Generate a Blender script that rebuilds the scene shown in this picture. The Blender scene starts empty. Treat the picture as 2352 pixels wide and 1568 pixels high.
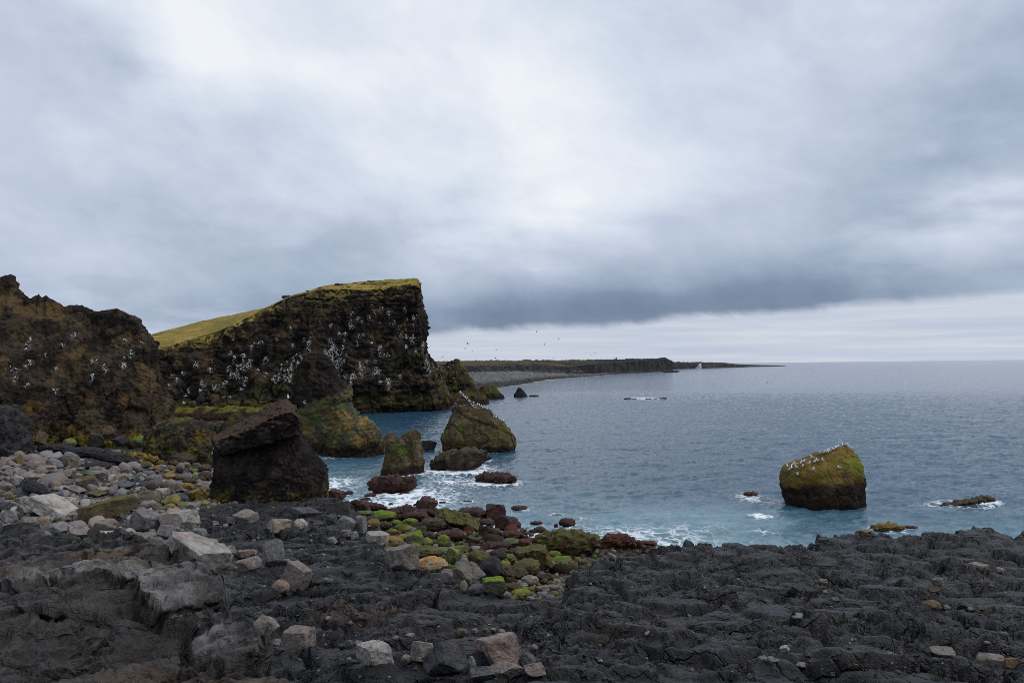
import bpy, bmesh, math, random
import numpy as np
from mathutils import Matrix, Vector
from mathutils.bvhtree import BVHTree

# ------------------------------------------------------------------ camera
SC = bpy.context.scene
COL = SC.collection
f32 = np.float32
FPX, CX, CY = 1829.33, 1176.0, 784.0          # photograph measured on a 2352 x 1568 grid
H = 12.0                                      # eye above the sea
TH, PH = math.radians(1.704), math.radians(0.63)
r0 = np.array([1, 0, 0.]); u0 = np.array([0, -math.sin(TH), math.cos(TH)]); FW = np.array([0, math.cos(TH), math.sin(TH)])
RV = math.cos(PH) * r0 - math.sin(PH) * u0
UV = math.sin(PH) * r0 + math.cos(PH) * u0
CAMP = np.array([0, 0, H])
cd = bpy.data.cameras.new('camera'); cam = bpy.data.objects.new('camera', cd); COL.objects.link(cam)
M = Matrix.Identity(4)
for i in range(3):
    M[i][0], M[i][1], M[i][2], M[i][3] = RV[i], UV[i], -FW[i], CAMP[i]
cam.matrix_world = M
cd.sensor_width = 36; cd.lens = 28; cd.clip_start = 0.1; cd.clip_end = 80000
cd.dof.use_dof = True; cd.dof.focus_distance = 45; cd.dof.aperture_fstop = 8.0
SC.camera = cam
SC.view_settings.view_transform = 'Standard'; SC.view_settings.look = 'None'
SC.cycles.filter_width = 0.8; SC.cycles.use_denoising = False
SC.view_settings.exposure = 0.0; SC.view_settings.gamma = 1.0

def ray(px, py):
    return FW + (px - CX) / FPX * RV - (py - CY) / FPX * UV
def F(px, py, d):                             # point seen at a pixel, d metres ahead
    v = ray(px, py); return CAMP + v * (d / v[1])
def Wz(px, py, z):                            # point seen at a pixel, at height z
    v = ray(px, py); return CAMP + v * ((z - H) / v[2])
def dist0(px, py, z=0.0):
    return Wz(px, py, z)[1]

# ------------------------------------------------------------------ sky and sun
SUN_EL, SUN_AZ = math.radians(48), math.radians(90)   # azimuth from +Y towards +X
W = bpy.data.worlds.new('World'); SC.world = W; W.use_nodes = True
nt = W.node_tree; nt.nodes.clear()
class G:
    def __init__(s, tree): s.t = tree
    def n(s, typ, **kw):
        nd = s.t.nodes.new(typ)
        for k, v in kw.items(): setattr(nd, k, v)
        return nd
    def put(s, sock, v):
        if hasattr(v, 'is_output') or isinstance(v, bpy.types.NodeSocket): s.t.links.new(v, sock)
        else: sock.default_value = v
    def m(s, op, a, b=0.0, c=0.0, clamp=False):
        nd = s.n('ShaderNodeMath', operation=op); nd.use_clamp = clamp
        s.put(nd.inputs[0], a); s.put(nd.inputs[1], b); s.put(nd.inputs[2], c)
        return nd.outputs[0]
    def add(s, *a):
        o = a[0]
        for x in a[1:]: o = s.m('ADD', o, x)
        return o
    def mul(s, a, b): return s.m('MULTIPLY', a, b)
    def ramp01(s, x, lo, hi, smooth=True):
        nd = s.n('ShaderNodeMapRange'); nd.interpolation_type = 'SMOOTHSTEP' if smooth else 'LINEAR'
        s.put(nd.inputs[0], x); s.put(nd.inputs[1], lo); s.put(nd.inputs[2], hi)
        return nd.outputs[0]
    def maprange(s, x, a, b, c, d):
        nd = s.n('ShaderNodeMapRange'); s.put(nd.inputs[0], x)
        for i, v in enumerate((a, b, c, d)): s.put(nd.inputs[1 + i], v)
        return nd.outputs[0]
    def noise(s, vec, scale, detail=4, rough=0.5, dist=0.0, out=0):
        nd = s.n('ShaderNodeTexNoise'); s.put(nd.inputs['Vector'], vec)
        nd.inputs['Scale'].default_value = scale; nd.inputs['Detail'].default_value = detail
        nd.inputs['Roughness'].default_value = rough; nd.inputs['Distortion'].default_value = dist
        return nd.outputs[out]
    def mixc(s, fac, a, b, blend='MIX'):
        nd = s.n('ShaderNodeMix', data_type='RGBA', blend_type=blend)
        s.put(nd.inputs[0], fac); s.put(nd.inputs[6], a); s.put(nd.inputs[7], b)
        return nd.outputs[2]
    def ramp(s, x, pts):
        nd = s.n('ShaderNodeValToRGB'); e = nd.color_ramp.elements
        while len(e) < len(pts): e.new(0.5)
        for k, (p, c) in enumerate(pts):
            e[k].position = p; e[k].color = (*c, 1)
        s.put(nd.inputs[0], x); return nd.outputs[0]
    def vec(s, x, y, z):
        nd = s.n('ShaderNodeCombineXYZ')
        for i, v in enumerate((x, y, z)): s.put(nd.inputs[i], v)
        return nd.outputs[0]
g = G(nt)
tc = g.n('ShaderNodeTexCoord').outputs['Generated']
sep = g.n('ShaderNodeSeparateXYZ'); nt.links.new(tc, sep.inputs[0])
dx, dy, dz = sep.outputs
az = g.m('ARCTAN2', dx, dy); el = g.m('ARCSINE', dz)
# clouds lie on a flat deck: project the direction on it
inv = g.m('DIVIDE', 1.0, g.add(g.m('MAXIMUM', dz, 0.0), 0.16))
deck = g.vec(g.mul(dx, inv), g.mul(dy, inv), 0.0)
n1 = g.noise(deck, 1.1, 6, 0.52, 0.1)
n2 = g.noise(deck, 2.2, 6, 0.5, 0.1)
dirv = g.vec(g.add(az, g.mul(el, .45)), g.mul(el, 1.35), 0.3)
n3 = g.noise(dirv, 3.6, 7, 0.52, 0.15)
n4 = g.noise(dirv, 9.0, 6, 0.6, 0.2)
warpx = g.mul(g.m('SUBTRACT', n3, 0.5), 0.30)
warpy = g.mul(g.m('SUBTRACT', n2, 0.5), 0.22)
azw = g.add(az, warpx); elw = g.add(el, warpy)
azl = g.add(az, g.mul(warpx, 0.2)); ell = g.add(el, g.mul(warpy, 0.09))
def gauss(px, py, sx, sy, rot, amp, a=azw, e=elw):
    v = ray(px, py); v = v / np.linalg.norm(v)
    A, E = math.atan2(v[0], v[1]), math.asin(v[2])
    sx, sy = sx / FPX, sy / FPX; c, s_ = math.cos(math.radians(rot)), math.sin(math.radians(rot))
    da = g.m('SUBTRACT', a, A); de = g.m('SUBTRACT', e, E)
    u = g.add(g.mul(da, c / sx), g.mul(de, s_ / sx)); w = g.add(g.mul(da, -s_ / sy), g.mul(de, c / sy))
    q = g.add(g.mul(u, u), g.mul(w, w))
    return g.mul(g.m('EXPONENT', g.mul(q, -1.0)), amp)
L = g.add(0.735, g.mul(g.m('SUBTRACT', n1, 0.5), 0.16), g.mul(g.m('SUBTRACT', n3, 0.5), 0.60), g.mul(g.m('SUBTRACT', n4, 0.5), 0.36))
for q in [(470, 20, 230, 130, -25, .24), (1000, 50, 240, 130, 0, .15), (1250, 250, 170, 190, 15, .10), (1420, 400, 460, 260, 0, .09),
          (2350, 560, 300, 110, 5, .10), (1100, 470, 500, 170, 0, .08), (120, 600, 200, 60, 0, .05),
          (2060, 400, 330, 120, 6, -.20), (2330, 150, 330, 280, 0, -.12), (250, 470, 420, 150, 0, -.10), (650, 620, 600, 120, 0, -.17),
          (420, 240, 300, 90, -15, -.08), (1500, 560, 600, 90, 0, -.08), (150, 720, 400, 60, 0, -.10), (130, 230, 330, 170, -20, -.10), (2230, 330, 300, 150, 10, -.10)]:
    L = g.add(L, gauss(*q))
L = g.add(L, gauss(1700, 700, 1100, 88, 2.4, -.52, azl, ell), gauss(1150, 725, 330, 50, 2, -.14, azl, ell))
L = g.m('MINIMUM', g.m('MAXIMUM', L, 0.0), 1.0)
cloud = g.ramp(L, [(0.0, (.140, .190, .285)), (.22, (.215, .28, .40)), (.42, (.37, .45, .575)), (.62, (.535, .605, .742)), (.80, (.70, .765, .87)), (1.0, (.90, .935, .975))])
# clear strip under the deck, over the sea
edge = g.add(g.mul(az, 0.047), 0.0485, g.mul(g.m('SUBTRACT', g.noise(dirv, 14, 5, .6, .5), 0.5), 0.022))
below = g.ramp01(g.m('SUBTRACT', edge, el), -0.004, 0.010)
onright = g.ramp01(az, -0.55, -0.10)
strip_n = g.noise(g.vec(g.mul(az, 2.0), g.mul(el, 42.0), 0.0), 2.2, 5, .55, .3)
strip = g.ramp(strip_n, [(.25, (.49, .56, .70)), (.5, (.58, .635, .745)), (.7, (.68, .71, .785))])
cloud = g.mixc(g.mul(below, onright), cloud, strip)
sky = g.n('ShaderNodeTexSky', sky_type='NISHITA'); sky.sun_disc = False
sky.sun_elevation = SUN_EL; sky.sun_rotation = SUN_AZ
bg1 = g.n('ShaderNodeBackground'); nt.links.new(sky.outputs[0], bg1.inputs[0]); bg1.inputs[1].default_value = 0.08
bg2 = g.n('ShaderNodeBackground'); nt.links.new(cloud, bg2.inputs[0]); bg2.inputs[1].default_value = 1.0
mx = g.n('ShaderNodeMixShader'); mx.inputs[0].default_value = 0.95
nt.links.new(bg1.outputs[0], mx.inputs[1]); nt.links.new(bg2.outputs[0], mx.inputs[2])
wo = g.n('ShaderNodeOutputWorld'); nt.links.new(mx.outputs[0], wo.inputs[0])
sd = bpy.data.lights.new('sun', 'SUN'); so = bpy.data.objects.new('sun', sd); COL.objects.link(so)
sd.energy = 1.5; sd.angle = math.radians(18); sd.color = (1, .975, .94)
sv = Vector((math.sin(SUN_AZ) * math.cos(SUN_EL), math.cos(SUN_AZ) * math.cos(SUN_EL), math.sin(SUN_EL)))
so.rotation_euler = sv.to_track_quat('Z', 'Y').to_euler()

# ------------------------------------------------------------------ noise
rng = np.random.default_rng(7)
def _h(ix, iy, iz, seed):
    h = (ix.astype(np.uint32) * np.uint32(374761393) + iy.astype(np.uint32) * np.uint32(668265263) + iz.astype(np.uint32) * np.uint32(2147483647 - 5) + np.uint32(seed * 974711 + 17))
    h = (h ^ (h >> np.uint32(13))) * np.uint32(1274126177)
    h = (h ^ (h >> np.uint32(15))) * np.uint32(2246822519)
    return h ^ (h >> np.uint32(16))
_G3 = rng.normal(size=(256, 3)).astype(f32); _G3 /= np.linalg.norm(_G3, axis=1)[:, None]
_ang = rng.random(256) * 2 * np.pi; _G2 = np.stack([np.cos(_ang), np.sin(_ang)], 1).astype(f32)
def _fade(t): return t * t * t * (t * (t * 6 - 15) + 10)
def pn2(x, y, seed=0):
    x = x.astype(f32); y = y.astype(f32)
    xi = np.floor(x); yi = np.floor(y); fx = x - xi; fy = y - yi
    xi = xi.astype(np.int32); yi = yi.astype(np.int32); z = np.zeros(1, np.int32)
    def cor(a, b):
        gr = _G2[_h(xi + a, yi + b, z, seed) & np.uint32(255)]
        return gr[..., 0] * (fx - a) + gr[..., 1] * (fy - b)
    u = _fade(fx); v = _fade(fy)
    a = cor(0, 0); b = cor(1, 0); c = cor(0, 1); d = cor(1, 1)
    return ((a + u * (b - a)) * (1 - v) + (c + u * (d - c)) * v) * 1.5
def pn3(p, seed=0):
    p = p.astype(f32); pi = np.floor(p); f = p - pi; pi = pi.astype(np.int32)
    u = _fade(f); out = 0
    for a in (0, 1):
        for b in (0, 1):
            for c in (0, 1):
                gr = _G3[_h(pi[:, 0] + a, pi[:, 1] + b, pi[:, 2] + c, seed) & np.uint32(255)]
                d = gr[:, 0] * (f[:, 0] - a) + gr[:, 1] * (f[:, 1] - b) + gr[:, 2] * (f[:, 2] - c)
                w = (u[:, 0] if a else 1 - u[:, 0]) * (u[:, 1] if b else 1 - u[:, 1]) * (u[:, 2] if c else 1 - u[:, 2])
                out = out + d * w
    return out * 1.5
def fbm3(p, oct=5, seed=0, gain=0.5, lac=2.03):
    o = 0; a = 1.0; q = np.array(p, dtype=f32)
    for k in range(oct):
        o = o + a * pn3(q, seed + k); a *= gain; q = q * lac + 3.7
    return o
def bil3(p, oct=4, seed=0, gain=0.5):
    o = 0; a = 1.0; q = np.array(p, dtype=f32)
    for k in range(oct):
        o = o + a * (np.abs(pn3(q, seed + k)) * 2 - 0.55); a *= gain; q = q * 2.07 + 1.3
    return o
def fbm2(x, y, oct=5, seed=0, gain=0.5):
    o = 0; a = 1.0
    for k in range(oct):
        o = o + a * pn2(x, y, seed + k); a *= gain; x = x * 2.03 + 3.1; y = y * 2.03 + 1.7
    return o
def vor2(x, y, seed=0):
    xi = np.floor(x).astype(np.int32); yi = np.floor(y).astype(np.int32)
    f1 = np.full(x.shape, 9, f32); f2 = f1.copy(); cid = np.zeros(x.shape, np.uint32); z = np.zeros(1, np.int32)
    for a in (-1, 0, 1):
        for b in (-1, 0, 1):
            h = _h(xi + a, yi + b, z, seed)
            jx = (h & np.uint32(1023)).astype(f32) / 1023; jy = ((h >> np.uint32(10)) & np.uint32(1023)).astype(f32) / 1023
            d = np.sqrt((xi + a + jx - x) ** 2 + (yi + b + jy - y) ** 2).astype(f32)
            n = d < f1
            f2 = np.where(n, f1, np.minimum(f2, d)); cid = np.where(n, h, cid); f1 = np.where(n, d, f1)
    return f1, f2, ((cid >> np.uint32(20)).astype(f32) / 4095)
def vor3(p, seed=0):
    pi = np.floor(p).astype(np.int32); n_ = len(p)
    f1 = np.full(n_, 9, f32); f2 = f1.copy(); cid = np.zeros(n_, np.uint32)
    for a in (-1, 0, 1):
        for b in (-1, 0, 1):
            for c in (-1, 0, 1):
                h = _h(pi[:, 0] + a, pi[:, 1] + b, pi[:, 2] + c, seed)
                j = [((h >> np.uint32(10 * k)) & np.uint32(1023)).astype(f32) / 1023 for k in range(3)]
                d = np.sqrt((pi[:, 0] + a + j[0] - p[:, 0]) ** 2 + (pi[:, 1] + b + j[1] - p[:, 1]) ** 2 + (pi[:, 2] + c + j[2] - p[:, 2]) ** 2).astype(f32)
                nn = d < f1
                f2 = np.where(nn, f1, np.minimum(f2, d)); cid = np.where(nn, h, cid); f1 = np.where(nn, d, f1)
    return f1, f2, ((cid >> np.uint32(19)).astype(f32) / 8191)
def sst(x, a, b):
    t = np.clip((x - a) / (b - a), 0, 1); return t * t * (3 - 2 * t)
def lerp(a, b, t): return a + (b - a) * t
def mixcol(c, c2, t): return c + (np.asarray(c2, f32) - c) * np.asarray(t)[..., None]

# ------------------------------------------------------------------ mesh helpers
def mesh_np(name, V, faces, mat=None, col=None, smooth=True, attrs=None, matidx=None):
    """faces: (n,k) int array, all the same k"""
    me = bpy.data.meshes.new(name); V = np.ascontiguousarray(V, dtype=f32); faces = np.ascontiguousarray(faces, dtype=np.int32)
    k = faces.shape[1]
    me.vertices.add(len(V)); me.vertices.foreach_set('co', V.ravel())
    me.loops.add(faces.size); me.loops.foreach_set('vertex_index', faces.ravel())
    me.polygons.add(len(faces)); me.polygons.foreach_set('loop_start', np.arange(0, faces.size, k, dtype=np.int32))
    if matidx is not None: me.polygons.foreach_set('material_index', np.asarray(matidx, np.int32))
    if smooth: me.polygons.foreach_set('use_smooth', np.ones(len(faces), bool))
    me.update(calc_edges=True)
    if col is not None:
        a = me.attributes.new('Col', 'FLOAT_COLOR', 'POINT'); c4 = np.ones((len(V), 4), f32); c4[:, :3] = col
        a.data.foreach_set('color', c4.ravel())
    for an, av in (attrs or {}).items():
        a = me.attributes.new(an, 'FLOAT', 'POINT'); a.data.foreach_set('value', np.ascontiguousarray(av, f32).ravel())
    for m_ in (mat if isinstance(mat, (list, tuple)) else [mat]):
        if m_: me.materials.append(m_)
    return me
def link(name, me, label=None, cat=None, group=None, kind=None, parent=None, loc=None):
    o = bpy.data.objects.new(name, me); COL.objects.link(o)
    if label: o['label'] = label
    if cat: o['category'] = cat
    if group: o['group'] = group
    if kind: o['kind'] = kind
    if parent: o.parent = parent
    if loc is not None: o.location = loc
    return o
def gridfaces(nr, nc, wrap=False):
    i = np.arange(nr - 1)[:, None]; j = np.arange(nc if wrap else nc - 1)[None, :]
    j2 = (j + 1) % nc
    return np.stack([i * nc + j, i * nc + j2, (i + 1) * nc + j2, (i + 1) * nc + j], -1).reshape(-1, 4)
def normals_np(V, Fq):
    n = np.zeros_like(V)
    if Fq.shape[1] == 4: fn = np.cross(V[Fq[:, 2]] - V[Fq[:, 0]], V[Fq[:, 3]] - V[Fq[:, 1]])
    else: fn = np.cross(V[Fq[:, 1]] - V[Fq[:, 0]], V[Fq[:, 2]] - V[Fq[:, 0]])
    for k in range(Fq.shape[1]):
        for c in range(3): n[:, c] += np.bincount(Fq[:, k], fn[:, c], len(V))
    return n / (np.linalg.norm(n, axis=1)[:, None] + 1e-12)

# ------------------------------------------------------------------ materials
def rock_mat(name, bump_scale, bump, var=0.35, rough=0.75, spec=0.35, shag=False, fine=None, bd=.8, cracks=False):
    m = bpy.data.materials.new(name); m.use_nodes = True; t = m.node_tree; h = G(t)
    b = t.nodes['Principled BSDF']
    at = h.n('ShaderNodeAttribute', attribute_name='Col')
    pos = h.n('ShaderNodeNewGeometry').outputs['Position']
    na = h.noise(pos, bump_scale, 8, 0.62, 0.3); nb = h.noise(pos, bump_scale * 0.21, 5, 0.55)
    k = h.add(1.0 - var, h.mul(na, var * 1.1), h.mul(nb, var * 0.9))
    col = h.mixc(1.0, at.outputs['Color'], h.vec(k, k, k), 'MULTIPLY')
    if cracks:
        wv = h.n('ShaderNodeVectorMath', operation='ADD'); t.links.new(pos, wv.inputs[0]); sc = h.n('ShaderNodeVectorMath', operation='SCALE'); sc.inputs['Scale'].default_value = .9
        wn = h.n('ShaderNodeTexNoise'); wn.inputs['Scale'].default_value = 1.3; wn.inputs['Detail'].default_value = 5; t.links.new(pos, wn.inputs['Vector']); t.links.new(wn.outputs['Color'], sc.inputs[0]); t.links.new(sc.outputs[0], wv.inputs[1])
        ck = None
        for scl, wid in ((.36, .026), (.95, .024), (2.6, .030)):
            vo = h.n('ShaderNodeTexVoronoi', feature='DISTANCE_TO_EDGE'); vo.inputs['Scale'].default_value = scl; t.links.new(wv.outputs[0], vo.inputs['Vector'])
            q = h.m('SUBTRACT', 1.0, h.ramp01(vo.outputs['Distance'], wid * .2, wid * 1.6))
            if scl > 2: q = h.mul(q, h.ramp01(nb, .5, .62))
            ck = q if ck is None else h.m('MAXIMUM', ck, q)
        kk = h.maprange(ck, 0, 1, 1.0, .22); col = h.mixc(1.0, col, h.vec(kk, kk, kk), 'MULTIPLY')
    t.links.new(col, b.inputs['Base Color'])
    ht = na
    if shag:
        mp = h.n('ShaderNodeMapping'); mp.inputs['Scale'].default_value = (1, 1, .28); t.links.new(pos, mp.inputs[0])
        ht = h.add(h.mul(na, .5), h.mul(h.noise(mp.outputs[0], bump_scale * 1.6, 4, .6, 1.2), 1.2))
    else:
        v = h.n('ShaderNodeTexVoronoi', feature='F1'); v.inputs['Scale'].default_value = bump_scale * 1.9; t.links.new(pos, v.inputs['Vector'])
        ht = h.add(na, h.mul(v.outputs[0], 0.25))
    if fine: ht = h.add(ht, h.mul(h.noise(pos, fine, 3, .6), 0.28), h.mul(h.noise(pos, fine * 3.1, 2, .6), 0.10))
    if cracks: ht = h.m('SUBTRACT', ht, h.mul(ck, .9))
    bp = h.n('ShaderNodeBump'); bp.inputs['Strength'].default_value = bump; bp.inputs['Distance'].default_value = bd / bump_scale
    t.links.new(ht, bp.inputs['Height']); t.links.new(bp.outputs[0], b.inputs['Normal'])
    b.inputs['Roughness'].default_value = rough; b.inputs['Specular IOR Level'].default_value = spec
    return m
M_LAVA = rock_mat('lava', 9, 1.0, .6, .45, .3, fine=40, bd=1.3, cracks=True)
M_STONE = rock_mat('stone', 7, .8, .6, .85, .15, fine=45)
M_WEED = rock_mat('seaweed', 9, .9, .8, .5, .25, shag=True)
M_CLIFF = rock_mat('cliff_rock', 1.1, .9, .65, .9, .1)
M_STACK = rock_mat('stack_rock', 2.6, .9, .6, .85, .12)
M_FAR = rock_mat('far_rock', .35, .7, .5, .95, .1)
def flat_mat(name, c, rough=.7, spec=.3):
    m = bpy.data.materials.new(name); m.use_nodes = True; b = m.node_tree.nodes['Principled BSDF']; h = G(m.node_tree)
    pos = h.n('ShaderNodeTexCoord').outputs['Object']
    k = h.maprange(h.noise(pos, 6, 4), 0, 1, .85, 1.15)
    m.node_tree.links.new(h.mixc(1, (*c, 1), h.vec(k, k, k), 'MULTIPLY'), b.inputs['Base Color'])
    b.inputs['Roughness'].default_value = rough; b.inputs['Specular IOR Level'].default_value = spec
    return m
M_WHITE = flat_mat('white_feather', (.80, .80, .80)); M_GREY = flat_mat('grey_feather', (.30, .32, .36))
M_BLACK = flat_mat('black_feather', (.02, .02, .02)); M_BEAK = flat_mat('yellow_beak', (.6, .42, .05))
M_ORANGE = flat_mat('orange_paint', (.75, .13, .02)); M_GLASS = flat_mat('lantern_glass', (.06, .07, .08), .1, .5)
M_FOAM = flat_mat('white_spray', (.85, .87, .9), .9)

# ------------------------------------------------------------------ plan of the shore
ZC_D = np.array([0, 5, 11.7, 20, 30, 40, 50, 60, 75, 92, 112, 150.])
ZC_Z = np.array([9.2, 8.6, 7.35, 5.65, 4.25, 3.45, 3.15, 2.85, 2.4, 1.8, .9, -.5])
def zshelf(d): return np.interp(d, ZC_D, ZC_Z)
def Wshelf(px, py):
    v = ray(px, py); dd = np.geomspace(4, 140, 3000); zz = H + v[2] / v[1] * dd
    k = np.argmax(zz < zshelf(dd)); k = k if zz[k] < zshelf(dd[k]) else len(dd) - 1
    return (v[0] / v[1] * dd[k], dd[k])
def poly_sd(X, Y, P):
    P = np.asarray(P, float); d2 = np.full(X.shape, 1e12); ins = np.zeros(X.shape, bool)
    for i in range(len(P)):
        a = P[i]; b = P[(i + 1) % len(P)]; e = b - a; L2 = (e ** 2).sum() + 1e-12
        wx = X - a[0]; wy = Y - a[1]; t = np.clip((wx * e[0] + wy * e[1]) / L2, 0, 1)
        d2 = np.minimum(d2, (wx - t * e[0]) ** 2 + (wy - t * e[1]) ** 2)
        c = ((a[1] <= Y) & (b[1] > Y)) | ((b[1] <= Y) & (a[1] > Y))
        with np.errstate(divide='ignore', invalid='ignore'):
            xc = a[0] + (Y - a[1]) / (b[1] - a[1] if b[1] != a[1] else 1e-9) * e[0]
        ins ^= c & (X < xc)
    return np.where(ins, -1, 1) * np.sqrt(d2)
SHELF = [Wshelf(*p) for p in [(2352, 1207), (2230, 1203), (2100, 1214), (1990, 1218), (1900, 1226), (1830, 1241), (1740, 1240), (1690, 1250), (1600, 1236), (1500, 1253),
         (1440, 1262), (1370, 1275), (1310, 1300), (1280, 1335), (1255, 1368), (1190, 1376), (1120, 1362), (1050, 1336), (985, 1312), (900, 1285), (868, 1258), (835, 1225),
         (838, 1190), (806, 1152), (740, 1146), (620, 1150), (500, 1160), (330, 1165), (120, 1165), (-300, 1165)]]
SHELF = [(60, 43), (60, 60 - 16.5)] [:1] + SHELF + [(-75, 40), (-75, -10), (75, -10), (75, 42)]
SHORE = [tuple(Wz(px, py, 0)[:2]) for px, py in [(1490, 1249), (1400, 1246), (1290, 1248), (1200, 1228), (1100, 1195), (1000, 1180), (900, 1168), (830, 1158), (760, 1146), (735, 1110), (640, 1080), (500, 1052), (430, 1035), (385, 1005)]]
LANDP = [(80, 50.5), (45, 50.5), (30, 50.), (18, 50.5)] + SHORE + [(-60, 165), (-140, 160), (-140, -20), (80, -20)]
OUTP = []
for px, py in [(-700, 1190), (-300, 1212), (0, 1236), (90, 1252), (180, 1272), (300, 1276), (400, 1290), (480, 1308), (512, 1322), (520, 1345), (545, 1392), (590, 1440), (640, 1488), (735, 1500), (800, 1528), (900, 1545), (1010, 1552), (1120, 1566), (1300, 1590), (1700, 1680), (2300, 1850)]:
    p = Wz(px, py, 10.66); OUTP.append((p[0], p[1]))
OUTP += [(5, -6), (-12, -6)]
PLATE = [tuple(Wz(px, py, 10.57)[:2]) for px, py in [(-500, 1405), (0, 1391), (110, 1384), (186, 1383), (259, 1391), (299, 1404), (365, 1427), (428, 1437), (448, 1461), (481, 1500), (530, 1515), (620, 1500), (700, 1440), (600, 1250), (300, 1150), (-500, 1120)]]
COVEC = np.array(Wz(1130, 1290, 1.5)[:2])

def terrain(X, Y, detail=True):
    d = np.hypot(X, Y); X = X.astype(f32); Y = Y.astype(f32)
    w1 = fbm2(X * .35, Y * .35, 3, 11); w2 = fbm2(X * .35 + 9, Y * .35 - 4, 3, 21)
    sdS = poly_sd(X + .9 * w1, Y + .9 * w2, SHELF)
    sdL = poly_sd(X + .7 * w1, Y + .7 * w2, LANDP)
    sdO = poly_sd(X + .16 * fbm2(X * 1.8, Y * 1.8, 2, 31), Y + .16 * fbm2(X * 1.8 + 5, Y * 1.8, 2, 35), OUTP)
    s = -sdL
    low = np.where(s > 0, np.where(s < 20, .105 * s, 2.1 + .03 * (s - 20)), .13 * s)
    low = np.maximum(low, -4)
    hi = zshelf(d)
    leftside = sst(-X, 6, 20) * sst(Y, 42, 50)
    bw = .9 + 9 * leftside
    m = 1 - sst(sdS, -.1 * bw, bw)
    z = low + (hi - low) * m
    out = .22 * (1 - sst(sdO, -.04, .10)) + .78 * (1 - sst(sdO + .10 * w1, -.02, 1.15))
    beach = np.clip(sst(-X - .08 * Y, 5.0, 9.0) * sst(d - .9 * fbm2(X * .2, Y * .2, 3, 5) * 4, 27, 31), 0, 1)
    # the left promontory of bare lava runs through the boulders
    prom = 1 - sst(poly_sd(X + .6 * w1, Y + .6 * w2, PROM), -.3, .8)
    beach = beach * (1 - prom)
    beach = np.maximum(beach, 1 - m)
    lava = (1 - beach) * (1 - out)
    if not detail: return z, lava, beach, out, m, sdL, sdS, sdO
    # lava: flat slabs broken by cracks, billowed lobes, ropes
    wx = X + .45 * pn2(X * .45, Y * .45, 41) + .10 * pn2(X * 1.7, Y * 1.7, 42); wy = Y + .45 * pn2(X * .45 + 3, Y * .45, 45) + .10 * pn2(X * 1.7, Y * 1.7 + 5, 46)
    f1, f2, cid = vor2(wx / 4.2, wy / 3.0, 51)
    crack = 1 - sst(f2 - f1, .02, .10)
    g1, g2, cid2 = vor2(wx / 1.5 + 7, wy / 1.0, 52)
    crack2 = 1 - sst(g2 - g1, .02, .12)
    tilt = (cid - .5) * .36 + ((cid * 7.3) % 1 - .5) * .25 * (wx / 4.2 - np.floor(wx / 4.2)) * 2
    rough = sst(fbm2(X * .28, Y * .34, 4, 61), -.25, .35)
    bill = lambda sx, sy, sd: np.abs(pn2(wx * sx, wy * sy, sd)) * 2 - .5
    lob = .30 * bill(.25, .32, 71) + .15 * bill(.55, .68, 72) + (.085 * bill(1.15, 1.4, 73) + .048 * bill(2.6, 3.1, 74) + .019 * bill(6, 7, 75)) * (.45 + .8 * rough)
    rope = .012 * np.sin(11 * (wy + .5 * w1) + 4 * fbm2(X * 1.1, Y * 1.1, 3, 81)) * sst(fbm2(X * .5, Y * .5, 2, 85), -.1, .3)
    crs = lambda sx, sy, sd, k: -np.exp(-np.abs(pn2(wx * sx, wy * sy, sd)) * k)
    rope = rope + (.15 * crs(.36, .50, 76, 18) + .075 * crs(.95, 1.35, 77, 16) * (.4 + .9 * rough) + .035 * crs(2.4, 3.2, 78, 12) * (.4 + .8 * rough))
    fine = .007 * fbm2(X * 9, Y * 11, 4, 91) + .0025 * fbm2(X * 34, Y * 44, 2, 95)
    nearfade = sst(d, 5, 11)
    pits = sst(fbm2(X * 1.3, Y * 1.9, 3, 97), .30, .55)
    def terr(v, h, lo=.66, keep=.22):
        t = v / h; fl = np.floor(t); fr_ = t - fl
        return h * (fl + keep * fr_ + (1 - keep) * sst(fr_, lo, .97))
    base_ = tilt * .55 + .30 * bill(.25, .32, 71) + .15 * bill(.55, .68, 72) + .06 * bill(1.15, 1.4, 73) * (.5 + .8 * rough) + .012 * bill(2.9, 3.4, 74)
    step_ = terr(base_ + .006 * pn2(X * 4.5, Y * 4.5, 92), .24, .60, .30)
    med_ = .085 * bill(1.5, 1.9, 83) + .030 * bill(3.4, 4.2, 84)
    med_ = terr(med_, .055, .55, .35) * (.22 + .65 * rough) + .012 * bill(6.5, 8, 85) * rough
    zl = (step_ + med_ + rope + fine - crack * (.16 + .26 * sst((cid * 3.7) % 1, .3, .9)) - crack2 * .08 * rough - .14 * pits * rough) * (.35 + .65 * nearfade)
    zb = .18 * fbm2(X * .3, Y * .3, 3, 101) + .10 * bill(1.1, 1.3, 102) + .06 * bill(2.7, 2.9, 103)
    # near outcrop: smooth weathered slabs
    ox = X + .1 * fbm2(X * 3, Y * 3, 3, 111); oy = Y + .1 * fbm2(X * 3 + 2, Y * 3, 3, 112)
    h1, h2, hid = vor2(ox / 1.3, oy / .75, 113)
    oc = 1 - sst(h2 - h1, .01, .07)
    zo = 10.55 + .10 * (-X) * .25 + .055 * (Y - 3.5) + .12 * pn2(ox * .55, oy * .9, 114) + .07 * (hid - .5) + .030 * bill(2.2, 3.4, 115) + .013 * bill(6, 9, 116) - .035 * np.exp(-np.abs(pn2(ox * 1.3, oy * 3.4, 118)) * 10) - .025 * np.exp(-np.abs(pn2(ox * 3.2, oy * 6, 119)) * 9) - .018 * np.exp(-np.abs(pn2(ox * 7, oy * 11, 120)) * 7) + .006 * fbm2(X * 11, Y * 16, 4, 117) - .06 * oc
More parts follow.
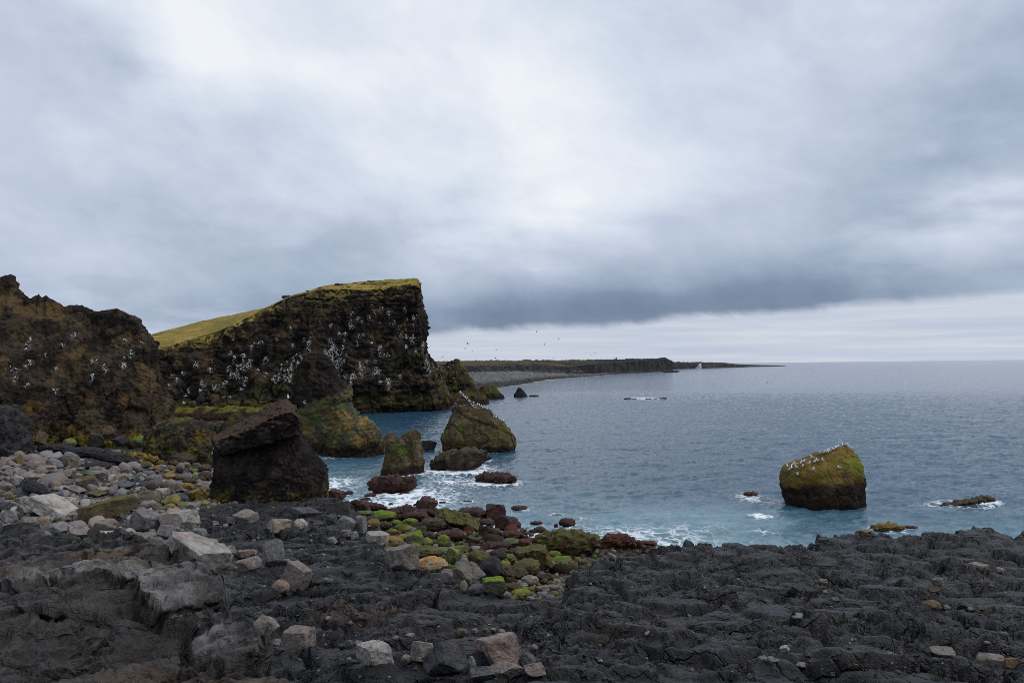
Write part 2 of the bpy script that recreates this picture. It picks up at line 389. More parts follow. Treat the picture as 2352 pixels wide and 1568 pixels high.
    sdP = poly_sd(X + .05 * fbm2(X * 4, Y * 4, 4, 121, .6), Y + .05 * fbm2(X * 4 + 7, Y * 4, 4, 122, .6), PLATE)
    zo = np.minimum(zo, 10.95) - .065 * sst(sdP, -.02, .06) - .02 * np.exp(-((sdP - .05) / .03) ** 2)
    z = z + zl * lava + zb * beach * (1 - out)
    z = z * (1 - out) + zo * out
    aux = dict(crack=crack, crack2=crack2, rough=rough, oc=oc, pits=pits, hid=hid, ox=ox, oy=oy, wx=wx, wy=wy, cid=cid, sdP=sdP)
    return z, lava, beach, out, m, sdL, sdS, sdO, aux
PROM = [Wshelf(*p) for p in [(480, 1163), (620, 1146), (740, 1142), (812, 1148), (845, 1190), (840, 1225), (875, 1255), (905, 1285), (1000, 1315), (1120, 1365), (1260, 1372), (1700, 1500), (1000, 1520), (640, 1440), (560, 1330), (590, 1290), (500, 1240), (470, 1225), (420, 1190), (380, 1172)]]

NA, NR = 1900, 1150
AZ0, AZ1, R0, R1 = math.radians(-50), math.radians(50), 1.6, 150.0
A_ = np.linspace(AZ0, AZ1, NA); R_ = np.geomspace(R0, R1, NR)
AA, RR = np.meshgrid(A_, R_)
TX = (np.sin(AA) * RR); TY = (np.cos(AA) * RR)
tz, lava, beach, outm, mm, sdL, sdS, sdO, aux = terrain(TX.ravel(), TY.ravel())
X, Y = TX.ravel().astype(f32), TY.ravel().astype(f32)
big = fbm2(X * .12, Y * .12, 4, 131); med = fbm2(X * .7, Y * .9, 5, 135); sml = fbm2(X * 5, Y * 6, 4, 139)
dd = np.hypot(X, Y)
c = np.zeros((len(X), 3), f32) + np.array([.016, .016, .018], f32)
c = mixcol(c, (.032, .030, .0295), sst(med + .4 * sml, -.2, .7) * .8)
c = mixcol(c, (.032, .024, .019), sst(med - .6 * big, .1, .8) * sst(-dd, -32, -12) * .8)     # browner crust close by
for (px, py, rad, cc, am) in [(830, 1398, 1.3, (.10, .055, .035), .9), (1530, 1408, .55, (.17, .10, .05), .9), (1625, 1328, .35, (.30, .24, .03), .9), (960, 1440, 1.2, (.09, .06, .045), .5)]:
    p = Wshelf(px, py); c = mixcol(c, cc, am * np.exp(-(((X - p[0]) / rad) ** 2 + ((Y - p[1]) / (rad * .8)) ** 2) ** 2) * sst(sml, -.4, .2))
c *= (1 - .25 * aux['crack'])[:, None]
weedy = sst(fbm2(X * .9, Y * .9, 4, 151), -.1, .4)
bc = np.zeros_like(c) + np.array([.045, .042, .040], f32)
bc = mixcol(bc, (.085, .077, .07), sst(sml, -.1, .5))
wl = sst(-tz, -1.9, -.5) * sst(X + 30, 0, 12)
bc = mixcol(bc, (.045, .030, .018), wl * .9)
bc = mixcol(bc, (.06, .085, .018), wl * weedy * .6)
oc_ = np.zeros_like(c) + np.array([.034, .028, .025], f32)
oi = outm > .02; on = np.zeros(len(X), f32); on2 = on.copy()
P3 = np.stack([X[oi], Y[oi], tz[oi]], 1).astype(f32); on[oi] = fbm3(P3 * np.array([2.2, 3.0, 3.0], f32), 6, 161, .62); on2[oi] = fbm3(P3 * 3.2 + 5, 6, 163, .66)
oc_ = mixcol(oc_, (.075, .065, .060), sst(on, -.25, .5))
sdP = aux['sdP']
band = np.exp(-((sdP + .10) / .13) ** 2)
pR = Wz(430, 1352, 10.62); patch = .6 * np.exp(-((X - pR[0]) / .40) ** 2 - ((Y - pR[1]) / .20) ** 2)
lich = np.clip(1.3 * band * sst(on2, -1.0, -.25) * sst(sdP, -.5, -.02) * sst(-X, 1.4, 1.75) + .8 * patch * sst(on2, -.3, .1) + .35 * sst(on, .50, .58), 0, 1) * (sdP < -.015) * (outm > .95)
oc_ = mixcol(oc_, (.24, .23, .22), lich * (.45 + .55 * sst(sml, -.3, .4)))
soil = np.clip(sst(fbm2(X * 1.5, Y * 2.6, 4, 171), .0, .3) * sst(-Y + .25 * X, -4.6, -3.3) + .5 * np.exp(-((Y - 5.3) / .25) ** 2) * sst(fbm2(X * 2, Y * 5, 3, 172), 0, .3), 0, 1)
oc_ = mixcol(oc_, (.19, .105, .028), soil * .85)
oc_ *= (1 - .4 * aux['oc'])[:, None]
o3 = outm[:, None]; b3 = beach[:, None]
tcol = (c * (1 - b3) + bc * b3) * (1 - o3) + oc_ * o3
TV = np.stack([X, Y, tz], 1)
ed = ((outm > .04) & (outm < .97)) | ((np.abs(aux['sdP']) < .16) & (outm > .5)); P3 = TV[ed].astype(f32)
k3 = np.maximum(sst(outm[ed], .03, .25) * sst(-outm[ed], -.98, -.8), .45 * sst(-np.abs(aux['sdP'][ed]), -.16, -.04) * (outm[ed] > .9)).astype(f32)
TV[ed, 0] += k3 * (.16 * fbm3(P3 * 2.0, 4, 181) + .05 * bil3(P3 * 5, 3, 183)); TV[ed, 1] += k3 * (.16 * fbm3(P3 * 2.0 + 9, 4, 182) + .05 * bil3(P3 * 5 + 4, 3, 184))
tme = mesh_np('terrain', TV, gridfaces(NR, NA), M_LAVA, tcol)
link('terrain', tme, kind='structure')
TG = tz.reshape(NR, NA)
LR0, LRS = math.log(R0), (NR - 1) / (math.log(R1) - math.log(R0))
def tz_at(x, y):
    a = np.clip((np.arctan2(x, y) - AZ0) / (AZ1 - AZ0) * (NA - 1), 0, NA - 1.001); r = np.clip((np.log(np.maximum(np.hypot(x, y), 1e-3)) - LR0) * LRS, 0, NR - 1.001)
    i = np.asarray(r).astype(int); j = np.asarray(a).astype(int); fr = r - i; fa = a - j
    return (TG[i, j] * (1 - fr) + TG[i + 1, j] * fr) * (1 - fa) + (TG[i, j + 1] * (1 - fr) + TG[i + 1, j + 1] * fr) * fa
_SM = None
def ground_at(px, py, dmin=6.5, sea=True):
    v = ray(px, py); d = np.geomspace(dmin, 148, 1500); x = v[0] / v[1] * d; z = H + v[2] / v[1] * d
    tzv = tz_at(x, d)
    if sea: tzv = np.maximum(tzv, 0)
    k = int(np.argmax(z < tzv))
    if not z[k] < tzv[k]: return Wz(px, py, 0)
    return np.array([x[k], d[k], z[k]])

# ------------------------------------------------------------------ sea
PLACED = []        # (x, y, radius) of everything the water breaks on
def build_sea():
    na, nr = 1300, 900
    a = np.linspace(math.radians(-62), math.radians(62), na)
    r = np.concatenate([np.geomspace(20, 420, 640), np.geomspace(424, 45000, nr - 640)])
    AA, RR = np.meshgrid(a, r); x = (np.sin(AA) * RR).ravel(); y = (np.cos(AA) * RR).ravel(); d = RR.ravel()
    fade = 1.25 * (1 - sst(d, 200, 420))
    xs, ys = x.astype(f32), y.astype(f32)
    wx = xs + 1.2 * fbm2(xs * .12, ys * .12, 2, 201); wy = ys + 1.2 * fbm2(xs * .12 + 5, ys * .12, 2, 202)
    # swell running in towards the viewer, chop on top
    ca, sa = math.cos(.35), math.sin(.35)
    p = wx * ca + wy * sa; q = -wx * sa + wy * ca
    z = .11 * pn2(p * .10, q * .26, 203) + .10 * (1 - 2 * np.abs(pn2(p * .28, q * .62, 204))) + .055 * (1 - 2 * np.abs(pn2(p * .7 + 3, q * 1.35, 205))) + .03 * pn2(p * 1.5, q * 2.6, 206)
    z = z * fade
    # how near to something it breaks on
    foam = np.zeros(len(x), f32); shal = np.zeros(len(x), f32)
    near = d < 330
    xn, yn = x[near], y[near]
    sl = poly_sd(xn, yn, LANDP)
    fm = .52 * np.exp(-np.maximum(sl, 0) / 3.0); sh = np.exp(-np.maximum(sl, 0) / 9.0)
    for (cx, cy, rad, fs) in PLACED:
        dist = np.hypot(xn - cx, (yn - cy)) - rad
        fm = np.maximum(fm, fs * np.exp(-np.maximum(dist, 0) / (.35 + .22 * rad)))
    # patches of white water and of churned, pale water, at the places the photograph has them
    for (px, py, wpx, hpx, am) in [(790, 1108, 75, 22, .45), (930, 1150, 90, 16, .55), (1010, 1140, 80, 30, .25), (1380, 1225, 180, 30, .30), (1540, 1225, 200, 22, .22), (1748, 1152, 60, 12, .60),
                                   (1745, 1190, 30, 7, .62), (1765, 1225, 28, 8, .50), (1990, 1123, 26, 6, .50), (1700, 1142, 40, 8, .3), (2130, 1160, 35, 9, .35), (2270, 1155, 45, 6, .45), (465, 965, 70, 5, .7), (1110, 1095, 140, 50, .27), (1000, 1100, 90, 25, .3), (1250, 1140, 160, 30, .22), (1620, 1200, 160, 25, .22),
                                   (1480, 915, 45, 5, .8), (1250, 905, 40, 6, .25), (1230, 1050, 300, 70, .05)]:
        P0 = Wz(px, py, 0); k = P0[1] / FPX; kd = P0[1] ** 2 / (FPX * H)
        fm = fm + am * np.exp(-((xn - P0[0] - 0 * yn) / (wpx * k)) ** 2 - ((yn - P0[1]) / (hpx * kd)) ** 2)
    for (px, py, wpx, hpx, am) in [(1560, 1200, 350, 50, 1.0), (1250, 1180, 330, 60, .55), (850, 1110, 130, 50, .5), (1720, 1240, 260, 16, .5)]:
        P0 = Wz(px, py, 0); k = P0[1] / FPX; kd = P0[1] ** 2 / (FPX * H)
        sh = np.maximum(sh, am * np.exp(-((xn - P0[0]) / (wpx * k)) ** 2 - ((yn - P0[1]) / (hpx * kd)) ** 2))
    foam[near] = np.clip(fm, 0, 1.2); shal[near] = np.clip(sh, 0, 1)
    # far shore surf
    fr = ~near & (d < 3500)
    ang = np.arctan2(x[fr], y[fr])
    for px, py0, am in FARSURF:
        P0 = Wz(px, py0, 0); dA = np.abs(ang - math.atan2(P0[0], P0[1])); foam[fr] += am * np.exp(-(dA / .010) ** 2) * np.exp(-((d[fr] - np.hypot(P0[0], P0[1]) + .012 * P0[1]) / (.022 * P0[1])) ** 2)
    me = mesh_np('sea', np.stack([x, y, z], 1), gridfaces(nr, na), M_SEA, attrs={'foam': foam, 'shal': shal})
    link('sea', me, kind='structure')
FARSURF = [(px, py, am) for px, py, am in [(1165, 887, .5), (1180, 885, .6), (1200, 882, .9), (1225, 877, .9), (1250, 872.5, .9), (1270, 871, .8), (1300, 868, .5), (1340, 865, .45), (1370, 862, .8), (1390, 860, .8), (1420, 858, .4), (1490, 855, .3), (1560, 848, .8), (1590, 846, .4), (1640, 845, .4), (1720, 842.5, .8), (1740, 842, .5), (1790, 840.5, .8)]]
def sea_mat():
    m = bpy.data.materials.new('sea_water'); m.use_nodes = True; t = m.node_tree; h = G(t); b = t.nodes['Principled BSDF']
    pos = h.n('ShaderNodeNewGeometry').outputs['Position']
    fo = h.n('ShaderNodeAttribute', attribute_name='foam').outputs['Fac']; shl = h.n('ShaderNodeAttribute', attribute_name='shal').outputs['Fac']
    mp = h.n('ShaderNodeMapping'); mp.inputs['Rotation'].default_value = (0, 0, .35); mp.inputs['Scale'].default_value = (.55, 1.0, 1); t.links.new(pos, mp.inputs[0])
    P = mp.outputs[0]
    n_a = h.noise(P, 1.1, 6, .62, .6); n_b = h.noise(P, .16, 4, .5, .3); n_c = h.noise(P, 4.5, 3, .6, .4); n_d = h.noise(P, .02, 3, .5)
    # foam: torn strings
    vo = h.n('ShaderNodeTexVoronoi', feature='DISTANCE_TO_EDGE'); vo.inputs['Scale'].default_value = .9
    wv = h.n('ShaderNodeVectorMath', operation='ADD'); t.links.new(pos, wv.inputs[0])
    wn = h.n('ShaderNodeTexNoise'); wn.inputs['Scale'].default_value = .7; wn.inputs['Detail'].default_value = 5; t.links.new(pos, wn.inputs['Vector'])
    sc = h.n('ShaderNodeVectorMath', operation='SCALE'); sc.inputs['Scale'].default_value = 2.2; t.links.new(wn.outputs['Color'], sc.inputs[0]); t.links.new(sc.outputs[0], wv.inputs[1])
    t.links.new(wv.outputs[0], vo.inputs['Vector'])
    strings = h.m('SUBTRACT', 1.0, h.ramp01(vo.outputs['Distance'], 0.0, .22))
    tear = h.noise(pos, 2.3, 7, .68, .5)
    field = h.add(h.mul(fo, 1.0), h.mul(h.m('SUBTRACT', tear, .5), .75), h.mul(h.m('SUBTRACT', strings, .48), .40))
    fm = h.mul(h.ramp01(field, .44, 1.0), h.ramp01(fo, .02, .18))
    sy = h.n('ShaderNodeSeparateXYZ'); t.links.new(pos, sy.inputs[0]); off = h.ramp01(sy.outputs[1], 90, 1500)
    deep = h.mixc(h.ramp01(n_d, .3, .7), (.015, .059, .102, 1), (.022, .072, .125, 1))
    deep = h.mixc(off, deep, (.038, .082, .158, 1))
    turq = h.mixc(n_b, (.13, .28, .34, 1), (.28, .45, .50, 1))
    sf = h.mul(shl, h.maprange(h.noise(pos, .5, 5, .6, .6), .3, .7, .35, 1.0))
    base = h.mixc(h.mul(sf, .85), deep, turq)
    base = h.mixc(fm, base, (.80, .84, .87, 1))
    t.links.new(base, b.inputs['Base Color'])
    t.links.new(h.maprange(fm, 0, 1, .10, .65), b.inputs['Roughness'])
    b.inputs['IOR'].default_value = 1.33
    t.links.new(h.maprange(off, 0, 1, .5, .24), b.inputs['Specular IOR Level'])
    ht = h.add(h.mul(n_a, .42), h.mul(n_b, 1.3), h.mul(n_c, .10), h.mul(fm, .10))
    bp = h.n('ShaderNodeBump'); bp.inputs['Strength'].default_value = .7; bp.inputs['Distance'].default_value = .6
    t.links.new(ht, bp.inputs['Height']); t.links.new(bp.outputs[0], b.inputs['Normal'])
    return m
M_SEA = sea_mat()

# ------------------------------------------------------------------ stacks and cliffs
HIT = {}                                        # name -> BVH, for setting birds down
def bvh_of(name, V, Fq):
    HIT[name] = BVHTree.FromPolygons([tuple(v) for v in V.tolist()], [tuple(q) for q in Fq.tolist()])
def lofted(rows, d, nth=72, nz=80, depth=1.0, sup=2.6, zbot=-2.0):
    """rows top to bottom: (py, px_left, px_right[, y_offset[, depth_ratio]]), d metres away"""
    pts = []
    for rw in rows:
        py, l, r_ = rw[:3]; off = rw[3] if len(rw) > 3 else 0; dr = rw[4] if len(rw) > 4 else depth
        a = F(l, py, d + off); b = F(r_, py, d + off)
        pts.append(((a[2] + b[2]) / 2, (a[0] + b[0]) / 2, (b[0] - a[0]) / 2, d + off, (b[0] - a[0]) / 2 * dr))
    last = list(pts[-1])
    if last[0] > zbot: last[0] = zbot; last[2] *= 1.04; last[4] *= 1.04; pts.append(tuple(last))
    pts = np.array(pts); tt = np.concatenate([[0], np.cumsum(np.abs(np.diff(pts[:, 0])) + .35 * np.abs(np.diff(pts[:, 2])) + 1e-3)])
    t = np.linspace(0, tt[-1], nz); cols = [np.interp(t, tt, pts[:, k]) for k in range(5)]
    th = np.linspace(0, 2 * np.pi, nth, endpoint=False)
    cx = np.sign(np.cos(th)) * np.abs(np.cos(th)) ** (2 / sup); sx = np.sign(np.sin(th)) * np.abs(np.sin(th)) ** (2 / sup)
    Xv = cols[1][:, None] + cols[2][:, None] * cx[None]; Yv = cols[3][:, None] + cols[4][:, None] * sx[None]; Zv = np.repeat(cols[0][:, None], nth, 1)
    V = np.stack([Xv, Yv, Zv], -1).reshape(-1, 3); Fq = gridfaces(nz, nth, True)
    return V, Fq, nz, nth
def remesh(parts, voxel, smooth=2):
    bm = bmesh.new()
    for V, Fq, nz, nth in parts:
        vs = [bm.verts.new(v) for v in V.tolist()]
        for q in Fq.tolist(): bm.faces.new([vs[k] for k in q])
        bm.faces.new(vs[:nth]); bm.faces.new(vs[-nth:][::-1])
    bmesh.ops.recalc_face_normals(bm, faces=bm.faces[:])
    me = bpy.data.meshes.new('tmp'); bm.to_mesh(me); bm.free()
    o = bpy.data.objects.new('tmp', me); COL.objects.link(o)
    md = o.modifiers.new('r', 'REMESH'); md.mode = 'VOXEL'; md.voxel_size = voxel
    if smooth:
        s2 = o.modifiers.new('s', 'SMOOTH'); s2.factor = .5; s2.iterations = smooth
    ev = o.evaluated_get(bpy.context.evaluated_depsgraph_get()); m2 = bpy.data.meshes.new_from_object(ev)
    V = np.empty(len(m2.vertices) * 3, f32); m2.vertices.foreach_get('co', V); V = V.reshape(-1, 3)
    Lp = np.empty(len(m2.loops), np.int32); m2.loops.foreach_get('vertex_index', Lp); Fq = Lp.reshape(-1, 4)
    bpy.data.objects.remove(o); bpy.data.meshes.remove(me); bpy.data.meshes.remove(m2)
    return V, Fq
def roughen(V, Fq, amp, scale, blocks=0.0, bscale=1.0, lump=0.0, seed=0, oct=5, vert=1.0):
    """push a rock surface in and out: broad swells, jointed blocks, clinker lumps"""
    N = normals_np(V, Fq); p = V * np.array([1, 1, vert], f32)
    dsp = amp * fbm3(p / scale, oct, seed, .55)
    if blocks:
        q = p + .25 * bscale * np.stack([fbm3(p / bscale, 2, seed + 20), fbm3(p / bscale + 9, 2, seed + 21), fbm3(p / bscale - 9, 2, seed + 22)], 1)
        a, b, cid = vor3(q / bscale, seed + 5)
        dsp = dsp + blocks * ((cid - .5) * .9 - (1 - sst(b - a, 0, .14)) * .55)
    if lump: dsp = dsp + lump * bil3(p / (scale * .28), 4, seed + 9, .6)
    return V + N * dsp[:, None].astype(f32), N
def shade_rock(V, Fq, dark, mid, seed=0, s=2.0, bias=0.0):
    n = fbm3(V / s, 5, seed, .6); c = np.zeros_like(V) + np.asarray(dark, f32)
    return mixcol(c, mid, sst(n, -.35 + bias, .55 + bias)), n
def waterline(c, V, N, weed=1.0, algae=2.4, wc=(.022, .013, .011), ac=(.085, .080, .016), seed=0, amt=.8):
    w = .5 * fbm3(V / 1.6, 4, seed + 40); z = V[:, 2] + w
    band = sst(-z, -algae, -algae * .55) * sst(fbm3(V * np.array([.5, .5, .35], f32), 4, seed + 41), -.5, .35)
    c = mixcol(c, ac, band * amt)
    return mixcol(c, wc, sst(-z, -weed, -weed * .6) * .92)

def stack(name, parts, voxel, col_fn, label, cat='sea stack', mat=None, rough=None, foam=.5, group=None, nm='sea_stack'):
    V, Fq = remesh(parts, voxel)
    V, _ = roughen(V, Fq, **rough)
    N = normals_np(V, Fq); c = col_fn(V, N, Fq)
    me = mesh_np(name, V, Fq, mat or M_STACK, np.clip(c, .004, .9))
    bvh_of(name, V, Fq)
    wl = V[np.abs(V[:, 2]) < .35]
    if len(wl) and foam:
        x0, x1 = wl[:, 0].min(), wl[:, 0].max(); y0, y1 = wl[:, 1].min(), wl[:, 1].max()
        w = x1 - x0; n = max(1, int(round(w / max(y1 - y0, .1)))); rad = min(w, y1 - y0) / 2
        for k in range(max(n, 1)):
            PLACED.append((x0 + w * (k + .5) / n if n > 1 else (x0 + x1) / 2, (y0 + y1) / 2, rad, foam))
    return link(nm, me, label, cat, group)

GREEN, OCHRE, OLIVE = (.090, .110, .020), (.17, .115, .026), (.095, .072, .022)
# the dark clinker stack on the beach
def c_dark(V, N, Fq):
    c, n = shade_rock(V, Fq, (.012, .010, .009), (.034, .026, .021), 300, 1.1)
    c = mixcol(c, (.085, .055, .041), sst(N[:, 2] + .25 * n, .05, .5) * sst(V[:, 2] - .3 * (V[:, 0] + 22.3), 5.7, 6.4) * .85)
    low = sst(-V[:, 2], -3.7, -2.4) * sst(fbm3(V / 1.1, 4, 305), -.05, .5)
    return mixcol(c, (.14, .105, .018), low * .75)
dS = 60.0
def prism(back, db, front, df):
    V = np.array([F(x, y, db) for x, y in back] + [F(x, y, df) for x, y in front], f32)
    return V, gridfaces(2, len(back), True), 2, len(back)
stack('dark_stack', [prism([(489, 1002), (545, 973), (588, 950), (616, 930), (640, 914), (657, 916), (676, 932), (686, 960), (690, 990), (640, 1003), (560, 1022), (500, 1036)], 63.5,
                           [(488, 1012), (545, 996), (590, 976), (625, 958), (652, 946), (670, 944), (684, 956), (690, 975), (690, 998), (640, 1012), (565, 1032), (503, 1046)], 57.0),
                     lofted([(975, 610, 688, 1.2), (1000, 540, 691, .8), (1018, 515, 702, .5), (1032, 503, 711, .4), (1044, 503, 719, .3), (1058, 502, 732, .3), (1072, 501, 742, .2), (1098, 498, 747, 0), (1125, 493, 748, -.2), (1150, 496, 748, -.5), (1175, 498, 742, -.6)], dS, depth=.72, zbot=-.2, sup=3.2)],
      .075, c_dark, 'blackish craggy rock stack standing where the beach meets the lava', rough=dict(amp=.14, scale=1.3, blocks=.13, bscale=.9, lump=.12, seed=310, oct=5), foam=0)
# the tall two-tone stack behind it
def c_tall(V, N, Fq):
    z = V[:, 2] - .20 * (V[:, 0] + 28.5)
    c, n = shade_rock(V, Fq, (.012, .010, .009), (.036, .027, .021), 320, 1.6)
    split = V[:, 2] - .38 * (V[:, 0] + 28.5) + .7 * fbm3(V / 2.5, 3, 322) 
    lowm = sst(-split, -7.2, -6.5)
    st = np.sin(z * 11 + 2.0 * fbm3(V / 2.6, 3, 324)); st2 = np.sin(z * 3.7 + 1.2 * fbm3(V / 3.6, 3, 328))
    tuff = mixcol(np.zeros_like(V) + np.array([.13, .105, .050], f32), (.085, .090, .040), sst(fbm3(V / 3.5, 4, 325), -.1, .4))
    tuff = mixcol(tuff, (.21, .14, .045), sst(fbm3(V * np.array([.25, .25, .5], f32), 3, 326), .0, .5) * sst(-z, -6.5, -4.5))
    tuff *= (1 - (.15 * sst(st, .2, .9) + .12 * sst(st2, .1, .8)) * sst(-z, -7.5, -5.5))[:, None]
    tuff *= (1 + .35 * fbm3(V / .9, 4, 329))[:, None]
    tuff = mixcol(tuff, (.06, .055, .045), sst(fbm3(V / np.array([1.6, 1.6, 3.5], f32), 4, 327), .05, .4) * .8)
    c = c * (1 - lowm[:, None]) + tuff * lowm[:, None]
    return waterline(c, V, N, 1.9, 3.0, seed=330, ac=(.05, .042, .016))
dT = 112.0
stack('tall_stack', [lofted([(808, 708, 722), (815, 698, 738), (830, 690, 752, 0, .9), (850, 684, 768), (880, 676, 795), (900, 674, 805), (925, 678, 800), (940, 682, 812), (960, 686, 822), (985, 684, 828), (1010, 690, 838), (1040, 690, 848)], dT, depth=.75),
                     lofted([(955, 800, 835, -3), (962, 780, 850, -3.2), (975, 765, 864, -3.4), (995, 758, 872, -3.6), (1015, 752, 876, -3.6), (1042, 745, 877, -3.6)], dT, depth=.7)],
      .14, c_tall, 'tall sea stack with black rubbly top over yellow green layered base', rough=dict(amp=.55, scale=2.8, blocks=.28, bscale=1.9, lump=.20, seed=331, oct=5))
# the two-horned stack
def c_horn(V, N, Fq):
    c, n = shade_rock(V, Fq, (.060, .044, .028), (.135, .096, .06), 340, 1.0)
    up = sst(N[:, 2], .0, .6)
    c = mixcol(c, OLIVE, sst(fbm3(V / 1.3, 4, 341), .0, .45) * .5)
    c = mixcol(c, GREEN, sst(fbm3(V / 1.2, 4, 342), .05, .3) * sst(-np.abs(V[:, 2] - 2.9), -1.3, -.5) * .9)
    return waterline(c, V, N, 1.2, 2.0, seed=343, ac=(.07, .06, .016))
stack('horn_stack', [lofted([(988, 943, 958), (993, 932, 963), (1000, 922, 965), (1008, 914, 966), (1040, 912, 971), (1060, 918, 973), (1084, 905, 974)], 89.5, depth=.95),
                     lofted([(991, 890, 897), (998, 887, 908), (1004, 885, 919), (1010, 884, 930), (1020, 884, 935), (1040, 884, 935), (1060, 882, 940), (1072, 880, 945), (1084, 873, 945)], 88.8, depth=.9)],
      .07, c_horn, 'small two horned brown sea stack with bright green moss between horns', rough=dict(amp=.22, scale=1.6, blocks=.10, bscale=1.0, lump=.05, seed=345))
# the pointed stack with gulls
def c_point(V, N, Fq):
    c, n = shade_rock(V, Fq, (.060, .044, .026), (.135, .098, .055), 350, 1.7)
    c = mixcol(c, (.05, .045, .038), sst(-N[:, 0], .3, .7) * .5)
    c = mixcol(c, OLIVE, sst(fbm3(V / 2.2, 4, 351), .05, .45) * .45)
    c = mixcol(c, GREEN, sst(fbm3(V / 1.9, 4, 352), .10, .32) * sst(-np.abs(V[:, 2] - 2.9), -1.5, -.6) * .85)
    c = mixcol(c, (.62, .61, .57), sst(N[:, 2], .2, .7) * sst(fbm3(V / .5, 4, 353), .15, .45) * sst(V[:, 2], 5.6, 6.8) * .6)
    return waterline(c, V, N, .9, 2.0, seed=354, ac=(.075, .062, .016))
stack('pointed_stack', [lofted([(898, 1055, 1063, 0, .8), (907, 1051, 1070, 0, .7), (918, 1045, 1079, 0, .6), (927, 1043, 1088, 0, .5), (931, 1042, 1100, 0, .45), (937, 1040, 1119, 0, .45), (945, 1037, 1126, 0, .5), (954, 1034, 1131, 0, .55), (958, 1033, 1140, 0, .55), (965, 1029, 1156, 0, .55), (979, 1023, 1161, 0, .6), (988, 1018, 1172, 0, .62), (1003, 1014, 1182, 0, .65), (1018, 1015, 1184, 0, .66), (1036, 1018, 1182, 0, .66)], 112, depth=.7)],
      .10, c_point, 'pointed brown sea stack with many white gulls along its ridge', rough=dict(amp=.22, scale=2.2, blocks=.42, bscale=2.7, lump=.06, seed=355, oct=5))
# the leaning mossy rock with gulls
def c_moss(V, N, Fq):
    c, n = shade_rock(V, Fq, (.014, .009, .006), (.032, .019, .011), 360, 1.3)
    z = V[:, 2] - .07 * (V[:, 0] - 26) + .40 * fbm3(V / 1.6, 5, 361, .6)
    c = mixcol(c, (.135, .090, .022), sst(z, 1.75, 2.35) * .95)
    c = mixcol(c, (.12, .115, .018), sst(fbm3(V / .9, 4, 364), -.1, .35) * sst(z, 1.8, 2.8) * .7)
    c = mixcol(c, (.05, .035, .02), sst(fbm3(V / 1.2, 5, 366, .65), .30, .5) * .5)
    c = mixcol(c, (.21, .125, .030), sst(z, 2.6, 3.6) * sst(N[:, 2], .2, .7) * sst(fbm3(V / 1.1, 4, 362), -.3, .3) * .8)
    c = mixcol(c, (.10, .165, .010), sst(fbm3(V / 1.5, 4, 363), -.3, .15) * sst(z, 2.1, 2.6) * sst(-z, -4.4, -3.7) * sst(V[:, 0], 26, 28.2) * .55)
    return mixcol(c, (.016, .010, .008), sst(-z, -1.0, -.3) * .9)
dM = 67.5
stack('mossy_rock', [lofted([(1023, 1938, 1948, 1.0, .4), (1026, 1925, 1953, .9, .5), (1034, 1900, 1960, .7, .5), (1042, 1872, 1965, .5, .6), (1050, 1858, 1969, .3, .6), (1060, 1832, 1972, .1, .65), (1070, 1808, 1974, 0, .65), (1078, 1800, 1974, -.1, .65), (1100, 1796, 1977, -.2, .65), (1115, 1796, 1978, -.2, .65), (1130, 1800, 1980, -.2, .65), (1155, 1805, 1981, -.2, .62)], dM, depth=.65, sup=3.2), lofted([(1077, 1922, 1944, -1.5), (1088, 1896, 1952, -1.7), (1108, 1862, 1962, -1.9), (1130, 1850, 1970, -2.0), (1156, 1846, 1974, -2.1)], dM, depth=.42)],
      .065, c_moss, 'leaning mossy yellow green rock alone in the sea with perched gulls', rough=dict(amp=.20, scale=2.0, blocks=.10, bscale=1.7, lump=.035, seed=365, oct=5), foam=.38)

# ribbons: cliffs given by stations of control points (px, py, distance)
def ribbon(stations, ns, nts, jit=0):
    S = np.array([[F(*p) if len(p) == 3 else p[:3] for p in st] for st in stations])      # (station, level, 3)
    k = S.shape[0]; L_ = np.concatenate([[0], np.cumsum(np.linalg.norm(np.diff(S[:, :3].mean(1), axis=0), axis=1))])
    u = np.linspace(0, L_[-1], ns)
    # gently rounded interpolation along the coast
    Su = np.stack([[np.interp(u, L_, S[:, l, c]) for c in range(3)] for l in range(S.shape[1])])      # level,3,ns
    rows = []; tl = []
    for l, n in enumerate(nts):
        t = np.linspace(0, 1, n, endpoint=(l == len(nts) - 1))
        for x in t: rows.append(Su[l] * (1 - x) + Su[l + 1] * x); tl.append(l + x)
    R = np.stack(rows).transpose(0, 2, 1)
    return R.reshape(-1, 3).astype(f32), gridfaces(len(rows), ns), np.repeat(np.array(tl, f32), ns)
def orient(V, Fq, tl):
    sel = (tl > 1) & (tl < tl.max() - .5)
    return Fq[:, ::-1].copy() if (normals_np(V, Fq)[sel] * np.array([0, -1, .7])).sum(1).mean() < 0 else Fq
hd = [(200, 980, 182), (250, 976, 184), (400, 962, 190), (470, 960, 191), (560, 958, 192), (610, 957, 193), (660, 955, 194), (740, 952, 197), (850, 950, 202), (930, 948, 207), (1000, 945, 212), (1015, 943, 217), (1013, 940, 232), (990, 930, 275)]
hm = [(205, 885, 188), (260, 880, 189), (395, 880, 194), (470, 870, 196), (560, 858, 198), (610, 845, 199), (660, 828, 200), (740, 802, 202), (850, 800, 205.5), (925, 800, 209), (972, 800, 211), (981, 800, 217), (978, 800, 236), (965, 800, 275)]
hr = [(200, 815, 193), (290, 806, 196), (380, 795, 199), (465, 775, 202), (545, 741, 204), (606, 709, 206), (660, 684, 206.5), (735, 664, 207), (850, 665, 209), (925, 656, 211), (957, 648, 212.5), (965, 652, 218), (963, 655, 240), (950, 690, 275)]
